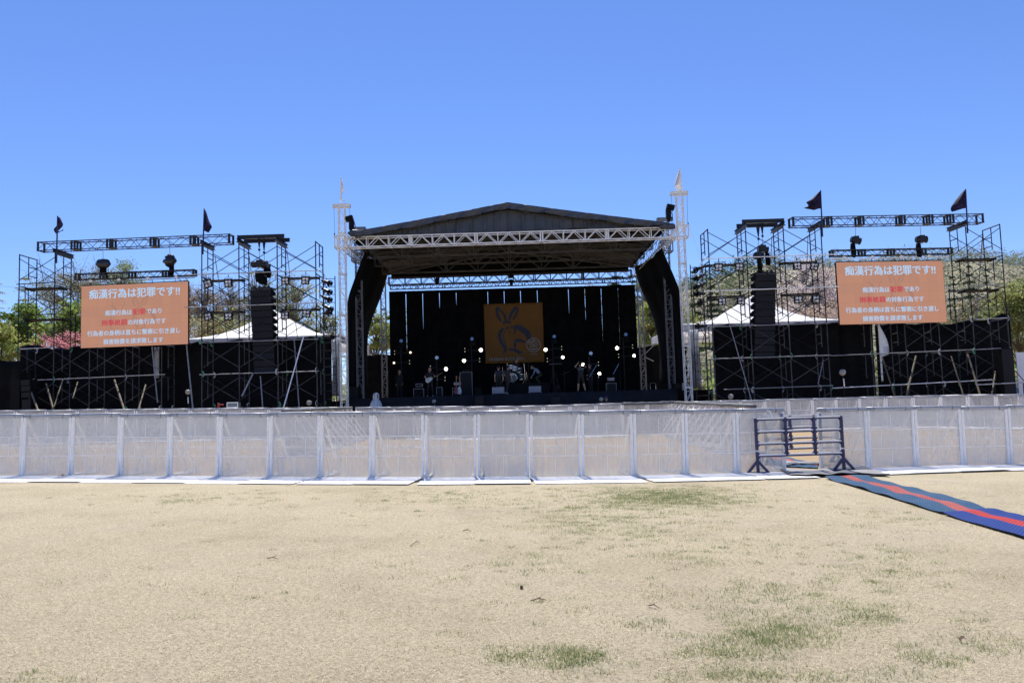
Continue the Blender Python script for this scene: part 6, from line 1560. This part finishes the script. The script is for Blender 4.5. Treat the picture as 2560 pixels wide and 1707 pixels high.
tree('young_tree', 'sprouting yellow green tree right of the left speaker column', 735, 682, 76, 58, 850, YEL[1:]+OLV[:1], 2600, .17, 64, twigs=6, bark='bark_grey')
tree('young_tree', 'low sprouting tree between the left scaffold and the mast', 812, 770, 80, 44, 880, YEL[1:]+BRN[:2], 2600, .2, 44, twigs=4, bark='bark_grey')
tree('bush', 'low mixed bush behind the white tent at the left', 545, 785, 70, 85, 880, OLV+RUS, 5200, .22, 46, limbs=False)
tree('round_tree', 'yellow green tree seen through the left stage opening', 938, 772, 84, 36, 900, YEL, 5200, .24, 44)
tree('round_tree', 'taller green tree beside the left edge of the backdrop', 986, 752, 88, 32, 900, GRN+YEL, 4800, .24, 44)
# right side
tree('conifer_tree', 'dark conifer top above the right end of the backdrop', 1540, 655, 120, 46, 800, DKG, 6500, .34, kind='conifer', m='needle')
tree('conifer_tree', 'second dark conifer above the right end of the backdrop', 1585, 662, 125, 38, 800, DKG, 5200, .34, kind='conifer', m='needle')
tree('bare_tree', 'small rusty tree top above the backdrop right of the banner', 1480, 688, 110, 26, 800, RUS+BRN, 1300, .24, 40, twigs=4, bark='bark_grey')
tree('round_tree', 'yellow green tree seen through the right stage opening', 1632, 742, 74, 46, 890, YEL, 7500, .23, 56)
tree('round_tree', 'tall dim tree behind the rear right mast', 1612, 690, 96, 30, 860, OLV, 3200, .26, 40, twigs=2)
tree('conifer_tree', 'dark conifer behind the right front mast', 1738, 665, 105, 38, 870, DKG, 6500, .32, kind='conifer', m='needle')
tree('conifer_tree', 'dark conifer behind the right spot lamps', 1782, 690, 100, 36, 870, DKG, 5800, .32, kind='conifer', m='needle')
tree('bush', 'yellow green shrub row behind the right front mast', 1722, 775, 72, 62, 880, YEL[:2]+OLV, 5200, .22, 40, limbs=False)
tree('conifer_tree', 'single dark conifer low on the hill behind the inner right bays', 1850, 705, 110, 34, 850, DKG+OLV[:1], 4200, .32, kind='conifer', m='needle')
tree('cherry_tree', 'large pale pink cherry tree behind the outer right bays', 2020, 652, 66, 84, 835, CHR, 15000, .125, 110, m='blossom', twigs=3, bark='bark_grey', spread=.26)
tree('cherry_tree', 'second cherry tree half hidden by the right video screen', 2098, 672, 70, 60, 835, CHR, 8500, .13, 80, m='blossom', twigs=3, bark='bark_grey', spread=.26)
tree('bush', 'rust brown undergrowth below the cherry tree', 2045, 752, 62, 76, 870, RUS+CHR[2:], 4800, .16, 50, limbs=False)
tree('young_tree', 'fresh green tree at the right picture edge', 2542, 690, 68, 66, 900, YEL+OLV, 8000, .24, 60, twigs=3)
tree('young_tree', 'olive tree right of the right screen tower', 2488, 740, 74, 46, 890, OLV+BRN[:1], 5200, .23, 50, twigs=3)
tree('conifer_tree', 'dark conifer behind the inner post of the right tower', 2425, 655, 150, 34, 800, DKG, 4600, .42, kind='conifer', m='needle')
tree('conifer_tree', 'dark conifer behind the right screen edge', 2385, 680, 145, 30, 820, DKG, 4200, .42, kind='conifer', m='needle')
tree('conifer_tree', 'small dark conifer inside the right tower', 2468, 662, 160, 20, 780, DKG, 2600, .40, kind='conifer', m='needle')
tree('bare_tree', 'grey bare tree inside the right tower above the black cloth', 2430, 742, 84, 58, 850, BRN+OLV, 3200, .2, 60, twigs=6, bark='bark_grey')

# ================================================================== HILL
RXP = [1300,1420,1500,1560,1640,1690,1740,1800,1860,1920,2000,2060,2150,2220,2300,2380,2440,2500,2560,2700,2900,3300]
RYP = [905,860,790,735,692,672,662,634,626,632,630,629,626,617,612,609,614,630,636,650,690,760]
YR = 330.0
rx_ = []; rzv = []
for a, b in zip(RXP, RYP): q = P(a, b, YR); rx_.append(q.x); rzv.append(max(.0, q.z-9.5))
def hill_z(x, y):
    xs_ = x*(YR/ max(y, 200))**.5 if False else x
    h = interp(x, rx_, rzv); t = clamp((y-125)/(YR-125), 0, 1); t = t*t*(3-2*t)
    back = 1 if y <= YR else max(.2, 1-(y-YR)/260)
    return -.5 + h*t*back + (1.6*math.sin(x*.11+y*.05)+1.1*math.sin(x*.23-y*.09))*t
hx = np.arange(0, 520, 8.0); hy = np.arange(110, 470, 8.0); g = MB(); nx = len(hx)
g.add([(x, y, hill_z(x, y)) for y in hy for x in hx], [(j*nx+i, j*nx+i+1, (j+1)*nx+i+1, (j+1)*nx+i) for j in range(len(hy)-1) for i in range(nx-1)])
tag(g.build('hill', mat('hill_soil', (.24,.22,.15), .95, 0, .35, .08, .3, .6), smooth=True), kind='structure')
cen = []; col = []; siz = []
HC = [(.155,.165,.11),(.17,.17,.122),(.145,.157,.095),(.15,.182,.088),(.14,.172,.078),(.175,.172,.14),(.12,.152,.065)]
for _ in range(8500):
    x = random.uniform(4, 330); y = random.uniform(122, 345)
    u = x/y*F
    if u < 130 or u > 1420: continue
    z = hill_z(x, y)
    if z < .5 and y < 150 and random.random() < .4: continue
    dark = (math.sin(x*.045+1.2)*math.sin(y*.03+x*.021) > .55) and random.random() < .8
    r = random.uniform(1.5, 3.4); h = r*random.uniform(1.0, 1.5); q = 22 if y > 200 else 30
    d = rng.normal(0, 1, (q, 3)); d /= np.linalg.norm(d, axis=1)[:,None]; d *= rng.uniform(.5, 1.0, (q,1))
    if dark: d[:,:2] *= (1-np.clip(d[:,2:3]*.5+.5, 0, 1))*1.1+.1
    cen.append(np.array([x, y, z+h*.8])+d*np.array([r, r, h])); base_c = np.array(random.choice(DKG) if dark else random.choice(HC))*(1.3 if dark else 1.0)
    col.append(np.clip(base_c*rng.uniform(.88, 1.12, (q,1)), 0, 1)); siz.append(np.full(q, .80 if not dark else 1.0))
wood = leaf_mesh('hillside_wood', np.concatenate(cen), np.concatenate(siz), np.concatenate(col), M['leaf'], None, flat=2.2, base=(0,0,0))
tag(wood, 'grey green spring wood covering the hill behind the right wing', 'wood', kind='stuff')
# tree line closing the horizon beyond the field
cen = []; col = []; siz = []
for _ in range(2600):
    x = random.uniform(-190, 120); y = random.uniform(120, 170)
    if -6 < x < 12 and random.random() < .3: continue
    h = random.uniform(3, 7); q = 16
    d = rng.normal(0, 1, (q, 3)); d /= np.linalg.norm(d, axis=1)[:,None]
    cen.append(np.array([x, y, h*.55])+d*np.array([2.4, 2.4, h*.5])); col.append(np.clip(np.array(random.choice(OLV+BRN+GRN))*rng.uniform(.7, 1.3, (q,1)), 0, 1)); siz.append(np.full(q, .9))
tl = leaf_mesh('distant_wood', np.concatenate(cen), np.concatenate(siz), np.concatenate(col), M['leaf'], None, base=(0,0,0))
tag(tl, 'low distant wood along the horizon behind the stage', 'wood', kind='stuff')
for o in list(bpy.data.objects):
    if o.type == 'EMPTY': o.empty_display_size = .1
